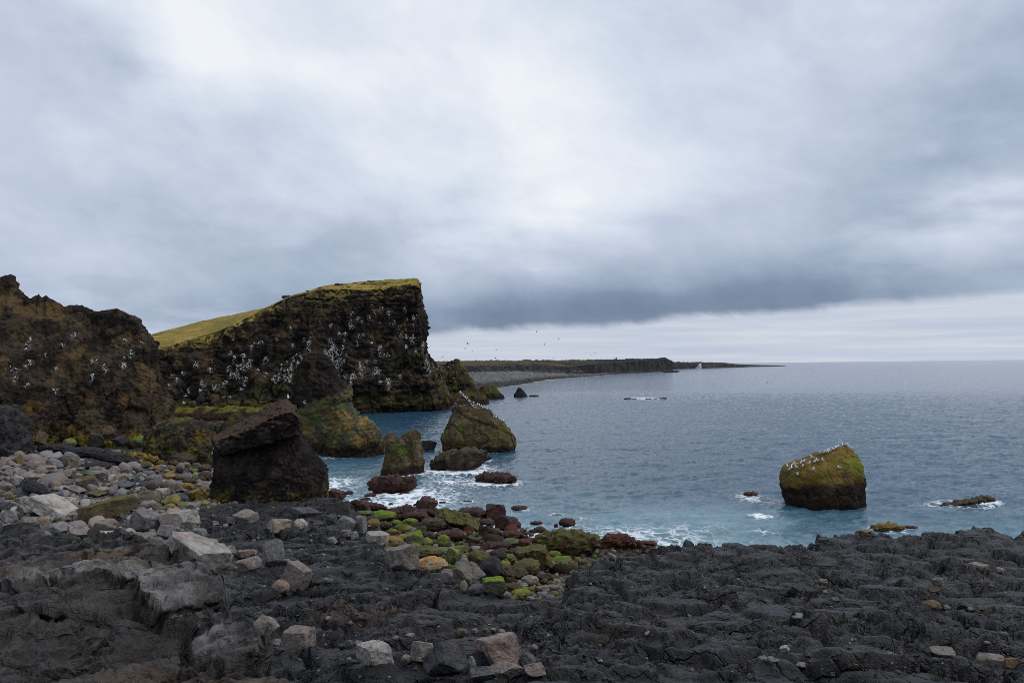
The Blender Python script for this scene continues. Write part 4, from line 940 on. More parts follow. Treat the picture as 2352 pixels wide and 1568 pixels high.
fromzoom([(65,200,130,80,'tan'),(265,245,180,155,'olive'),(520,335,260,180,'pinkgrey','r'),(645,215,130,90,'olive','r'),(40,270,120,90,'pink'),(165,270,150,90,'pink'),(720,355,240,115,'pink'),(755,405,190,80,'black'),(1040,285,270,165,'olivegrey'),(835,235,90,50,'grey','r'),(770,290,150,90,'tangrey'),
 (1400,335,440,165,'black','l',0,'low black lava lump among pale boulders under the weed-topped black ridge'),(1700,250,140,95,'grey'),(1690,365,140,110,'tan','r'),(1850,300,150,60,'pinkgrey'),(290,440,180,100,'tangrey'),(570,490,260,125,'tan'),(850,525,260,150,'grey'),(1010,440,200,140,'tangrey'),(1290,410,170,100,'greengrey'),(1420,350,200,100,'tangrey'),
 (1280,620,370,230,'olivegrey'),(1560,450,280,150,'pinkgrey'),(1790,510,240,150,'tan'),(1860,420,150,150,'pinkgrey'),(1790,625,370,170,'darkgrey'),(1100,675,330,150,'pinkgrey','a',-14),(820,635,140,75,'tan','r'),(830,550,110,50,'grey','r'),(740,540,130,60,'pink','r'),(880,725,230,95,'bluegrey'),(980,845,300,145,'pale'),(1060,920,200,125,'pinkgrey'),(1400,725,300,120,'olivegrey'),(1500,690,240,130,'tan'),(1640,690,90,80,'grey','r'),
 (510,725,480,270,'black','l',-24,'black lava slab tilted behind the long pale leaning slab'),(330,720,260,170,'bluegrey'),(90,640,200,140,'pinkgrey'),(160,770,160,110,'olive','r'),(310,840,190,110,'tangrey'),(110,935,220,160,'darkgrey'),(330,985,160,150,'grey'),(530,990,220,120,'darkgrey'),
 (750,1050,700,400,'pale','s',-28,'long pale grey slab leaning down towards the right on the beach'),(110,1155,220,240,'grey'),(200,1085,130,120,'pinkgrey'),(400,1200,300,200,'tangrey'),(640,1195,230,190,'tan'),(940,1100,200,85,'brown'),(1250,1095,240,145,'pale'),
 (1600,1085,900,420,'mossy','s',17,'long brown mossy slab lying in the middle of the boulder beach'),(860,1305,380,220,'grey'),(1150,1345,400,210,'pinkgrey'),(1620,1405,620,200,'pale','s',0,'broad flat topped pale boulder below the mossy brown slab'),(1570,1220,350,180,'tangrey'),(120,1290,240,90,'pink'),(830,1455,380,170,'grey'),(950,1520,170,170,'olivegrey'),(1330,1485,400,130,'darkgrey','s'),(1100,1430,150,90,'tan'),(1720,1490,350,150,'tangrey'),(1420,1565,260,110,'darkgrey'),(1060,1595,270,125,'pink'),(740,1605,190,130,'tangrey'),
 (30,700,110,80,'grey'),(620,560,100,60,'tangrey','r'),(960,700,120,80,'pinkgrey'),(1180,600,120,70,'tan'),(1460,560,110,60,'grey','r'),(420,620,120,60,'tangrey'),(250,350,160,70,'pink'),(80,400,110,60,'grey','r'),(430,420,110,60,'pale'),(1130,800,110,70,'grey'),(1200,330,130,60,'grey'),(60,480,140,80,'pink'),(180,500,160,90,'pinkgrey'),(1060,1180,240,110,'grey'),(480,1260,160,70,'tangrey'),(300,1300,200,130,'darkgrey'),(560,1390,170,100,'grey')],
 0, 1680, 3.92, 'beach')
fromzoom([(435,290,150,80,'tan','r'),(565,305,190,120,'olive','r'),(460,375,190,95,'darkgrey'),(525,460,150,100,'tangrey'),(700,525,240,145,'grey','r'),(430,545,180,135,'darkgrey'),(720,385,110,65,'darkgrey','r'),(740,335,200,85,'ochre'),(630,390,120,60,'ochre','r'),(940,345,170,95,'olive','r'),
 (1110,255,390,205,'weed','r',0,'large rounded brown weed boulder at the back of the beach'),(1000,265,190,100,'weed','r'),(890,505,250,155,'ochre'),(1070,365,130,100,'weed','r'),(1400,345,280,115,'weed','r'),(1270,370,150,75,'green','r'),(1440,485,180,145,'weed','r'),(1370,505,160,100,'weed','r'),(1200,535,200,110,'weed','r'),(1560,425,110,50,'green','r'),(1440,595,240,110,'tangrey','s'),(880,595,140,110,'olivegrey','r'),(670,615,190,85,'olive'),(740,575,140,60,'olive'),(820,695,200,110,'pale'),(1035,665,230,135,'olivegrey'),(1170,625,250,120,'goldweed','r'),(1340,775,280,185,'goldweed','a'),(1500,735,170,75,'weed','r'),
 (640,835,330,235,'olivegrey'),(960,865,240,195,'yellow'),(1090,800,200,140,'grey'),(590,895,250,130,'pinkgrey','r'),(830,930,300,85,'olive','s'),(930,905,160,95,'yellow','r'),(1120,890,180,100,'lime','r'),(1210,910,310,110,'tangrey','s'),(1460,865,140,90,'yellow','s'),(1560,845,150,90,'weed','r'),(1600,600,110,120,'goldweed','r'),(510,675,90,70,'darkgrey','r'),(430,955,240,90,'pinkgrey'),
 (1080,1235,570,340,'pale','a',0,'pale peaked boulder resting against the black lava promontory'),(560,1235,500,340,'grey','a',0,'rough grey peaked boulder left of the pale peaked boulder'),(920,1355,330,230,'grey'),(1550,1150,280,80,'pinkgrey','s'),(1780,1135,220,130,'darkgrey'),(1120,1490,590,230,'pink','s',8,'pinkish flat slab behind the great pale wedge boulder'),(540,1385,400,150,'grey','r'),(700,1505,260,200,'pinkgrey'),(480,1445,320,110,'pink','s'),(400,1605,450,220,'darkgrey'),(940,1625,270,185,'grey'),(1540,1415,200,85,'tan','r'),(1350,1345,240,160,'grey'),(1180,1300,200,110,'darkgrey'),
 (1450,240,200,90,'red','r'),(1580,215,170,120,'red','r'),(1530,300,150,60,'red','r'),(1180,280,140,60,'olive','r'),(1250,440,120,60,'green','r'),(1320,270,120,60,'greengrey','r'),(800,640,100,60,'tan','r'),(1290,640,130,70,'weed','r'),(1400,690,130,80,'goldweed','r'),(1090,450,100,60,'ochre','r'),(1230,240,100,60,'greengrey','r'),(1500,420,120,60,'weed','r'),(1620,760,120,90,'weed','r'),(1560,690,110,70,'olive','r'),(780,470,90,60,'ochre','r'),(560,580,110,60,'grey','r'),(470,620,100,60,'pale','r'),(620,700,110,60,'tangrey','r')],
 400, 1680, 3.92, 'beach')
B_ = lambda *a, **k: boulder(*a, **k)
B_(455, 1312, 152, 92, 'pale', 's', -26, zone='beach', label='great pale wedge shaped boulder at the front of the beach')
B_(200, 1052, 118, 30, 'black', 'l', 0, zone='beach', label='black jagged ridge rock along the back of the beach', deep=.5)
B_(262, 1068, 140, 42, 'black', 'l', -12, zone='beach', label='longer black ridge rock sloping right at the beach cliff foot', deep=.5)
B_(330, 1065, 92, 30, 'goldweed', 'l', -10, zone='beach', label='golden weed ridge rock right of the long black ridge', deep=.5)
B_(128, 1042, 92, 26, 'black', 'l', 0, zone='beach', label='first black ridge rock right of the dark rock knob', deep=.5)
for px, py, w, h in [(655, 684, 16, 9), (662, 680, 9, 6), (707, 668, 8, 4), (775, 656, 15, 9), (785, 655, 8, 5), (815, 651, 12, 4), (848, 647, 13, 5), (838, 650, 8, 4), (862, 652, 9, 4), (800, 660, 10, 4), (735, 662, 9, 4)]:
    for k in range(30):
        hh = cast('headland', px, py + k)
        if hh is not None: B_(px, py + k, w, h, 'dark', 'l', 0, zone='crest', dfix=hh[0][1], sink=.3); break
B_(322, 1024, 38, 26, 'green', 'r', 0, zone='beach', label='bright green mossy rock at the foot of the beach cliff', dfix=101)
B_(160, 1024, 34, 20, 'lime', 'r', 0, zone='beach', label='yellow green mossy rock under the dark blocks of beach cliff', dfix=103)
B_(93, 1022, 36, 34, 'brown', 'a', 0, zone='beach', label='smooth brown block leaning on the beach cliff foot', dfix=103)
B_(275, 1020, 40, 22, 'dark', 'a', 0, zone='beach', dfix=103); B_(220, 1022, 44, 30, 'dark', 'a', 0, zone='beach', dfix=104); B_(250, 1003, 30, 26, 'brown', 'a', 0, zone='beach', dfix=106)
# the cove
fromzoom([(195,140,60,30,'red'),(240,210,64,38,'red','r'),(310,185,84,32,'red'),(280,255,120,72,'red'),(365,245,112,52,'red','r'),(580,260,154,58,'red'),(720,245,150,88,'red','a',0,'tall dark red weed boulder peaking at the water edge of cove'),(700,285,130,50,'red','r'),(640,315,180,60,'red','r'),(490,285,95,55,'red','r'),(430,320,170,75,'green','r'),(520,350,84,42,'green','r'),(610,345,100,46,'green','r'),(300,278,130,36,'greengrey','r'),(360,365,84,62,'ochre','r'),(430,375,112,56,'weed','r'),(770,300,74,70,'red'),
 (850,315,136,88,'oliveweed'),(970,390,250,142,'oliveweed','a',-18,'large olive weed boulder sloping right in the middle of cove'),(1030,312,200,90,'red','r'),(1190,312,132,105,'red'),(1265,378,164,98,'red'),(1130,348,112,48,'weed','r'),(770,390,182,92,'weed','r'),(545,375,84,36,'greengrey','r'),(600,400,84,46,'lime','r'),(880,465,194,88,'red','r'),(740,455,84,62,'weed','r'),(630,490,152,98,'green','a',0,'bright green mossy boulder beside the big ochre cobble'),(722,495,84,62,'lime','r'),(840,500,98,84,'green','r'),(480,500,164,78,'ochre','r',0,'big smooth ochre cobble at the left side of the cove'),(390,465,150,72,'pale','s'),(490,405,64,36,'lime','r'),(640,510,84,42,'lime','r'),
 (1120,425,82,72,'red'),(1190,430,84,62,'weed','r'),(1300,450,152,66,'red','r'),(1070,422,82,28,'greengrey','r'),(1080,448,44,27,'greengrey','r'),(1030,485,104,60,'weed'),(1150,460,152,42,'red','r'),(1180,525,222,64,'red','r'),(1380,495,104,54,'redbright','r'),(1300,495,134,60,'greengrey','r'),(815,530,132,37,'greengrey','r'),(945,530,124,46,'green','s'),(730,575,184,84,'oliveweed','r'),(672,575,72,52,'tan','r'),
 (555,650,232,158,'tangrey','a',0,'big grey boulder with a fresh face left of the cream cobble'),(640,655,64,150,'grey','a'),(755,665,214,104,'cream','r',0,'cream and orange speckled cobble beside the big grey boulder'),(845,620,68,68,'lime','r'),(905,620,104,112,'green'),(1080,615,154,92,'oliveweed','r'),(975,610,62,42,'grey','r'),(1210,595,114,78,'dark','r'),(1160,538,72,28,'pink','r'),(1010,745,212,138,'tangrey','a',0,'grey topped wedge boulder beside the black cove boulder'),(1155,735,164,154,'black','a',0,'black smooth boulder right of the grey topped wedge'),
 (1290,605,84,62,'lime','r'),(1455,660,244,160,'oliveweed','a',0,'great olive weed boulder at the right side of the cove'),(1400,695,174,112,'oliveweed','r'),(1250,665,84,72,'lime','r'),(1300,735,204,104,'weed','r'),(1425,758,114,62,'tangrey','r'),(1530,735,132,62,'weed','r'),(1640,670,114,82,'greengrey'),(1640,610,132,56,'green','r'),(1750,610,44,46,'ochre','r'),(1180,810,152,98,'green','a'),(1080,820,144,62,'darkgrey'),(975,795,48,66,'tan','r'),(1310,820,134,78,'weed','r'),(1365,830,124,48,'lime','r',0,'smooth lime coloured cobble at the inner corner of the cove'),(1230,832,104,38,'grey','r'),(1450,805,74,42,'ochre','r'),(1510,805,94,48,'pinkgrey'),(1215,755,64,32,'lime','r'),(900,745,154,92,'pinkgrey','s',-20),
 (590,430,60,40,'olive','r'),(560,450,60,44,'tan','r'),(690,420,70,40,'weed','r'),(960,430,70,40,'green','r'),(890,560,70,40,'weed','r'),(1000,560,60,30,'greengrey','r'),(1090,540,60,36,'weed','r'),(1240,540,70,40,'weed','r'),(860,650,80,44,'olive','r'),(930,660,70,30,'weed','r'),(1380,800,70,36,'green','r'),(1260,790,60,30,'olive','r'),(1580,790,90,40,'grey','r'),(1330,560,90,54,'weed','r'),(1590,560,90,40,'green','r')],
 1200, 1780, 1.809, 'cove')
fromzoom([(1680,555,440,170,'oliveweed','r',0,'broad olive seaweed mound beside the right lava shelf'),(2020,515,220,105,'redbright','r',0,'rust red seaweed mound right of the olive mound'),(2200,486,150,38,'redbright','r')], 1200, 1780, 1.809, 'cove', deep=.6)
# awash
fromzoom([(1000,192,64,22,'red','r'),(830,191,48,13,'red','r'),(1355,245,122,46,'red','r'),(1680,352,118,68,'red','r'),(1600,357,32,26,'red','r'),(1470,337,88,26,'red','r'),(1490,397,92,52,'red','r'),(1440,407,54,42,'red','r'),(1400,420,64,36,'red','r'),(1380,387,54,22,'red','r'),(1490,437,74,20,'red','r'),(1470,487,54,26,'red','r'),(480,207,34,20,'red','r'),(340,152,90,30,'red','r'),(560,140,110,30,'red','r'),(115,185,130,100,'red','a'),(1600,283,80,12,'red','r'),(1790,310,70,14,'red','r'),(870,60,60,10,'red','r')],
 1200, 1780, 1.809, 'water', water=True)
B_(901, 1136, 122, 54, 'red', 'r', 0, zone='water', water=True, deep=.6, label='broad dark red weed rock below the two horned stack')
B_(1138, 1113, 98, 36, 'red', 'r', 0, zone='water', water=True, deep=.6, label='low dark weed rock awash right of the broad red rock')
B_(1054, 1083, 140, 64, 'weed', 'r', 6, zone='water', water=True, deep=.6, label='brown weed covered rock in front of the pointed stack')
B_(1105, 1060, 50, 24, 'weed', 'l', 0, zone='water', water=True, deep=.7, label='small brown rock at the right end of the weed rock')
B_(984, 1036, 40, 30, 'black', 'a', 0, zone='water', water=True, label='small black rock tucked behind the two horned stack')
stack('fin', [lofted([(890, 1190, 1194, 0, .8), (894, 1187, 1199), (900, 1184, 1206), (906, 1181, 1211), (912, 1179, 1214)], 300, depth=.6)], .22, c_blk, 'peaked dark skerry off the rocky point', 'rock', M_STACK, dict(amp=.35, scale=2.4, blocks=.2, bscale=1.6, lump=.08, seed=660), .3, nm='shore_rock')
B_(1226, 911, 24, 7, 'dark', 'r', 0, zone='water', water=True, label='flat dark skerry beside the peaked skerry')
for px, w, h in [(1442, 20, 6), (1457, 14, 3), (1490, 18, 4), (1505, 12, 3), (1523, 20, 7)]:
    B_(px, 917, w, h, 'dark', 'l', 0, zone='reef', water=True)
B_(1541, 854.5, 44, 6, 'dark', 'l', 0, zone='water', water=True, deep=.4, label='long low islet off the end of the far dark cliff')
B_(1724, 1141, 34, 15, 'red', 'r', 0, zone='water', water=True, label='small red weed rock awash left of the leaning mossy rock')
B_(1748, 1190, 32, 8, 'dark', 'r', 0, zone='water', water=True, label='tiny awash rock under a white wavelet')
B_(2214, 1163, 116, 22, 'weed', 'r', 12, zone='water', water=True, deep=.4, label='long brown weed rock awash right of the leaning mossy rock')
B_(2258, 1155, 56, 20, 'weed', 'r', 0, zone='water', water=True, deep=.5, label='humped brown rock behind the long weed rock')
B_(2040, 1222, 76, 24, 'goldweed', 'l', 0, zone='shelf', deep=.7, label='golden weed lump on the sea edge of the lava shelf'); B_(1988, 1226, 34, 10, 'goldweed', 'l', 0, zone='shelf', label='small golden weed lump left of the larger golden lump')
B_(2094, 1216, 30, 10, 'red', 'r', 0, zone='shelf', label='dark red weed rock right of the golden weed lump')
# on the lava promontory (zoom 700,1350)
fromzoom([(400,1112,172,98,'tangrey'),(630,1168,182,92,'tan','a',0,'smooth tan block lying on the black lava promontory'),(770,1152,104,78,'pale','r',0,'pale round topped boulder right of the smooth tan block'),(810,1064,204,74,'darkgrey','s',-14),(300,1112,104,54,'dark'),(180,1117,134,28,'tangrey','s'),(590,1394,164,174,'grey','a',0,'grey upright block at the right end of the pale boulders'),(420,1436,194,104,'pinkgrey','a',0,'pinkish oblong block left of the grey upright block'),(410,1340,134,54,'pink','s'),
  (985,1115,74,70,'darkgrey'),(1085,1180,132,125,'grey','a',0,'grey jointed basalt block at the promontory end'),(1185,1180,80,120,'grey','a',0,'tall grey basalt column right of the jointed block'),(1010,1215,80,70,'darkgrey'),(1040,1060,150,110,'dark'),(990,1250,70,50,'grey'),(1075,1200,80,50,'tangrey','s'),(1135,1215,70,50,'grey'),(440,1210,80,50,'dark'),(290,1330,120,70,'grey','a')],
 700, 1350, 1.809, 'promontory')
# foreground (zoom 900,2050)
fromzoom([(385,302,200,205,'pinkgrey','a',0,'upright pinkish boulder with pointed top standing alone on lava'),(280,320,128,92,'tan','r',0,'round tan cobble leaning on the upright pinkish boulder'),(520,262,94,46,'dark'),(580,247,54,36,'grey','r'),(612,252,54,32,'greengrey','r'),(170,640,198,172,'tangrey','a',0,'tan square block beside the near outcrop'),(400,745,214,176,'pinkgrey','a',0,'pink streaked boulder below the tan square block'),(120,650,120,120,'grey'),(245,682,74,56,'grey'),(250,742,104,62,'dark'),
  (915,805,262,134,'pale','s',-6,'cracked pale slab in the front centre'),(1235,795,164,144,'tangrey','a',0,'grey tan block left of the charcoal block'),(1390,895,312,244,'darkgrey','a',0,'charcoal square block in the front centre'),(1570,865,64,112,'grey','r'),(1750,842,324,244,'pink','a',0,'cracked pinkish brown block right of the charcoal block'),(1800,905,274,112,'tangrey','a'),(1950,842,112,114,'grey','r',0,'round grey cobble right of the cracked pinkish block'),(2000,892,154,94,'pinkgrey','a'),(1640,930,204,94,'darkgrey','a'),
  (1500,617,84,58,'olivegrey'),(1590,592,48,32,'pinkgrey'),(1772,602,54,38,'pink'),(800,682,64,42,'grey'),(745,672,44,32,'grey'),(890,677,54,28,'dark'),(1155,617,64,22,'tan','s'),(1130,805,90,60,'tangrey'),(690,700,60,40,'dark'),(1060,640,60,30,'grey'),(1660,585,50,30,'olivegrey'),(1720,580,40,24,'grey')],
 900, 2050, 1.809, 'front')
fromzoom([(2130,242,94,42,'tan','s'),(2230,252,54,30,'tan','r'),(1910,428,88,48,'brown','r',0,'brown rounded boulder in a hollow of the right lava shelf'),(1975,432,48,26,'tan','r'),(1940,312,54,42,'tangrey'),(1918,347,54,28,'brown'),(2150,432,44,20,'brown'),(1450,387,44,22,'grey'),(1205,633,54,34,'pale'),(1145,693,64,38,'grey'),(1105,683,44,32,'grey'),(2190,690,150,40,'tangrey','s'),(2290,708,84,54,'brown'),(20,745,74,62,'pinkgrey'),(1300,715,80,30,'tangrey'),(1960,655,120,40,'tangrey','s'),(1260,350,70,44,'dark'),(1330,365,60,40,'dark'),(1205,360,60,34,'dark'),(2060,420,50,26,'dark'),(1390,300,40,20,'tan')],
 2000, 1950, 1.278, 'shelf', sink=.35)

# labels that single out each boulder: what it looks like and which landmark it lies by
def name_rocks():
    marks = [r_ for r_ in ROCKS if r_['label']]
    short = {}
    for r_ in marks:
        w = r_['label'].split(); cut = len(w)
        for k, x in enumerate(w):
            if k > 1 and x in ('at', 'on', 'in', 'with', 'beside', 'behind', 'below', 'left', 'right', 'leaning', 'along', 'lying', 'resting', 'among', 'tilted', 'sloping', 'off', 'under', 'standing', 'tucked', 'awash', 'peaking'): cut = k; break
        short[id(r_)] = ' '.join(w[:cut])
    ZN = {'beach': 'on the beach', 'cove': 'in the cove', 'water': 'awash in the sea', 'promontory': 'on the lava promontory', 'front': 'on the front lava', 'shelf': 'on the right lava shelf', 'reef': 'on the surf reef', 'crest': 'on the grassy headland crest'}
    used = {r_['label'] for r_ in marks}
    SH = {'a': 'angular', 's': 'flat', 'r': 'rounded', 'l': 'jagged'}
    ORD = ['', 'second ', 'third ', 'fourth ', 'fifth ', 'sixth ', 'seventh ', 'eighth ', 'ninth ', 'tenth ']
    todo = sorted([r_ for r_ in ROCKS if not r_['label']], key=lambda r_: -r_['w'])
    for r_ in todo:
        cand = sorted([m_ for m_ in marks], key=lambda m_: math.hypot(m_['px'] - r_['px'], 1.6 * (m_['py'] - r_['py'])))
        sz = 'large ' if r_['w'] > 60 else ('small ' if r_['w'] < 26 else '')
        done = False
        for m_ in (cand[:3] if r_['zone'] not in ('crest', 'reef') else []):
            ddx, ddy = r_['px'] - m_['px'], (r_['py'] - m_['py']) * 1.6
            if abs(ddx) > 2.2 * abs(ddy): rel = 'left of' if ddx < 0 else 'right of'
            elif abs(ddy) > 2.2 * abs(ddx): rel = 'beyond' if ddy < 0 else 'nearer than'
            else: rel = ('beyond and ' if ddy < 0 else 'nearer and ') + ('left of' if ddx < 0 else 'right of')
            noun = 'weed boulder' if False else ('stone' if r_['w'] < 26 else 'boulder')
            for o_ in ('', 'second ', 'third '):
                t = f"{o_}{sz}{WORDS[r_['code']]} {SH[r_['shape']]} {noun} {rel} the {short[id(m_)]}"
                if len(t.split()) <= 16 and t not in used: done = True; break
            if done: break
        if not done: t = f"{sz}{WORDS[r_['code']]} {SH[r_['shape']]} boulder {ZN[r_['zone']]}"
        used.add(t); r_['o']['label'] = t
    G_ = {'beach': 'boulders of the left beach', 'cove': 'boulders in the cove', 'water': 'rocks awash in the sea', 'promontory': 'blocks on the lava promontory', 'front': 'boulders on the front lava', 'shelf': 'stones on the right lava shelf', 'reef': 'rocks of the surf reef', 'crest': 'rocks on the headland crest'}
    for r_ in ROCKS: r_['o']['group'] = G_[r_['zone']]
name_rocks()

# small stones that fill the gaps, too many to count
def stones(name, xs, ys, zs, sizes, cols, sub, seed, mat):
    R = np.random.default_rng(seed); lib = [rock_shape(R, k, sub, 40 + i)[0] for i, k in enumerate('aasaraasar')]; Fq = ico(sub)[1]
    nv = len(lib[0]); VV = np.empty((len(xs), nv, 3), f32); CC = np.empty((len(xs), nv, 3), f32)
    for i in range(len(xs)):
        a = R.uniform(0, 6.28); b = R.uniform(-.5, .5); ca, sa, cb, sb = math.cos(a), math.sin(a), math.cos(b), math.sin(b)
        Rm = np.array([[ca, -sa, 0], [sa, ca, 0], [0, 0, 1]]) @ np.array([[cb, 0, sb], [0, 1, 0], [-sb, 0, cb]])
        v = lib[i % len(lib)] * (np.array([R.uniform(.8, 1.3), R.uniform(.7, 1.1), R.uniform(.5, .85)]) * sizes[i])
        VV[i] = v @ Rm.T + np.array([xs[i], ys[i], zs[i]]); CC[i] = cols[i]
    Fa = (Fq[None] + (np.arange(len(xs)) * nv)[:, None, None]).reshape(-1, 3)
    return link(name, mesh_np(name, VV.reshape(-1, 3), Fa, mat, np.clip(CC.reshape(-1, 3), .005, .9)), kind='stuff')
def scatter(n, seed, region):
    R = np.random.default_rng(seed); xs, ys, zs, ss, cs = [], [], [], [], []
    pal_b = [PAL[k][0] for k in ('tan', 'pale', 'grey', 'pinkgrey', 'tangrey', 'darkgrey', 'grey', 'pink', 'pinkgrey', 'bluegrey', 'tangrey')]
    pal_w = [PAL[k][0] for k in ('weed', 'olive', 'green', 'oliveweed', 'tangrey', 'mossy', 'olivegrey', 'greengrey', 'grey', 'lime', 'ochre')]
    pal_r = [PAL[k][0] for k in ('red', 'red', 'weed', 'dark', 'weed', 'redbright')]
    pal_l = [PAL[k][0] for k in ('darkgrey', 'tan', 'grey', 'dark', 'pinkgrey')]
    px = R.uniform(*region[0], n); py = R.uniform(*region[1], n)
    for a, b in zip(px, py):
        p = ground_at(a, b, sea=False)
        if p[1] > 118 or p[1] < 6.5: continue
        bx = terr_mask(p[0], p[1])
        if bx < (.45 if region[2] != 'lava' else -1): continue
        if p[2] < -.15: continue
        s = p[1] / FPX * R.lognormal(math.log(7.6 if region[2] != 'lava' else 4), .45)
        if region[2] == 'beach':
            wet = sst(np.array([a - 390 + 90 * R.normal()]), 0, 130)[0] * sst(np.array([-(b - 1180)]), 0, 30)[0]
            pal = pal_w if R.random() < wet else pal_b
        elif region[2] == 'cove': pal = pal_r if p[2] < .75 + .3 * R.normal() else pal_w
        else: pal = pal_l
        c_ = np.array(pal[R.integers(len(pal))]) * R.uniform(.75, 1.2)
        if region[2] == 'cove' and R.random() < .05 and p[2] > .5: c_ = np.array(GREEN) * R.uniform(.8, 1.2)
        xs.append(p[0]); ys.append(p[1]); zs.append(p[2] + s * .15); ss.append(s); cs.append(c_)
    return xs, ys, zs, ss, cs
BG = beach.reshape(NR, NA)
def terr_mask(x, y):
    a = int(np.clip((math.atan2(x, y) - AZ0) / (AZ1 - AZ0) * (NA - 1), 0, NA - 1)); r_ = int(np.clip((math.log(math.hypot(x, y)) - LR0) * LRS, 0, NR - 1))
    return BG[r_, a]
stones('beach_pebbles', *scatter(2600, 5, ((-60, 745), (1035, 1290), 'beach')), 2, 6, M_STONE)
stones('cove_pebbles', *scatter(2400, 8, ((780, 1500), (1150, 1378), 'cove')), 2, 9, M_STONE)
stones('lava_pebbles', *[a_ + b_ for a_, b_ in zip(scatter(260, 10, ((560, 2352), (1330, 1560), 'lava')), scatter(130, 14, ((400, 860), (1165, 1340), 'lava')))], 2, 11, M_STONE)
# boulder bank of the far shore
def far_bank():
    R = np.random.default_rng(21); xs, ys, zs, ss, cs = [], [], [], [], []
    HITF = FARB
    for k in range(5200):
        px = R.uniform(1050, 1345); py = R.uniform(850, 890)
        h = HITF.ray_cast(Vector(CAMP), Vector(ray(px, py)).normalized())
        if h[0] is None: continue
        p = h[0]
        if p[2] < .2 or p[2] > 8.5: continue
        s = p[1] / FPX * R.lognormal(math.log(1.1), .3)
        xs.append(p[0]); ys.append(p[1]); zs.append(p[2]); ss.append(s)
        cs.append(np.array([(.22, .215, .21), (.15, .15, .15), (.28, .27, .26), (.10, .10, .10)][R.integers(4)]) * (1 if p[2] > 2.5 else .45))
    stones('far_boulder_bank', xs, ys, zs, ss, cs, 1, 22, M_FAR)
fo_ = bpy.data.objects['far_coast'].data
_v = np.empty(len(fo_.vertices) * 3, f32); fo_.vertices.foreach_get('co', _v); _l = np.empty(len(fo_.loops), np.int32); fo_.loops.foreach_get('vertex_index', _l)
FARB = BVHTree.FromPolygons([tuple(q) for q in _v.reshape(-1, 3).tolist()], [tuple(q) for q in _l.reshape(-1, 4).tolist()])
far_bank()

# ------------------------------------------------------------------ lighthouse, spray
def lighthouse():
    base = F(1415.5, 826.0, 1400); root = bpy.data.objects.new('lighthouse', None); COL.objects.link(root); root.location = base
    root['label'] = 'tiny orange lighthouse standing on the far dark coast'; root['category'] = 'lighthouse'
    def part(nm, fn, m_):
        b = bmesh.new(); fn(b); me = bpy.data.meshes.new(nm); b.to_mesh(me); b.free(); me.materials.append(m_); o = bpy.data.objects.new(nm, me); COL.objects.link(o); o.parent = root; return o
    def box(b, w, d, z0, z1, t=1.0):
        vs = [b.verts.new((sx * w / 2 * s_, sy * d / 2 * s_, z)) for z, s_ in ((z0, 1), (z1, t)) for sx, sy in ((-1, -1), (1, -1), (1, 1), (-1, 1))]
        for q in ((3, 2, 1, 0), (4, 5, 6, 7), (0, 1, 5, 4), (1, 2, 6, 5), (2, 3, 7, 6), (3, 0, 4, 7)): b.faces.new([vs[k] for k in q])
    part('tower', lambda b: box(b, 2.5, 2.5, -1.5, 2.9, .95), M_ORANGE); part('gallery', lambda b: box(b, 3.0, 3.0, 2.9, 3.15), M_ORANGE)
    part('lantern', lambda b: box(b, 1.5, 1.5, 3.15, 3.9), M_GLASS); part('roof', lambda b: box(b, 1.9, 1.9, 3.9, 4.5, .3), M_ORANGE)
lighthouse()
def spray():
    R = np.random.default_rng(31); p0 = F(1606, 846, 1740); xs, ys, zs, ss, cs = [], [], [], [], []
    for k in range(420):
        h = R.random() ** 1.3; w = (1 - h) * .85 + .12
        xs.append(p0[0] + (R.uniform(-1, .75) * w * 8 + 1.5 * h * 2)); ys.append(p0[1] + R.normal() * 3); zs.append(max(p0[2], .2) + h * 11.0); ss.append(R.uniform(.25, .8)); cs.append((.85, .87, .9))
    o = stones('sea_spray', xs, ys, zs, ss, cs, 1, 32, M_FOAM)
spray()
build_sea()

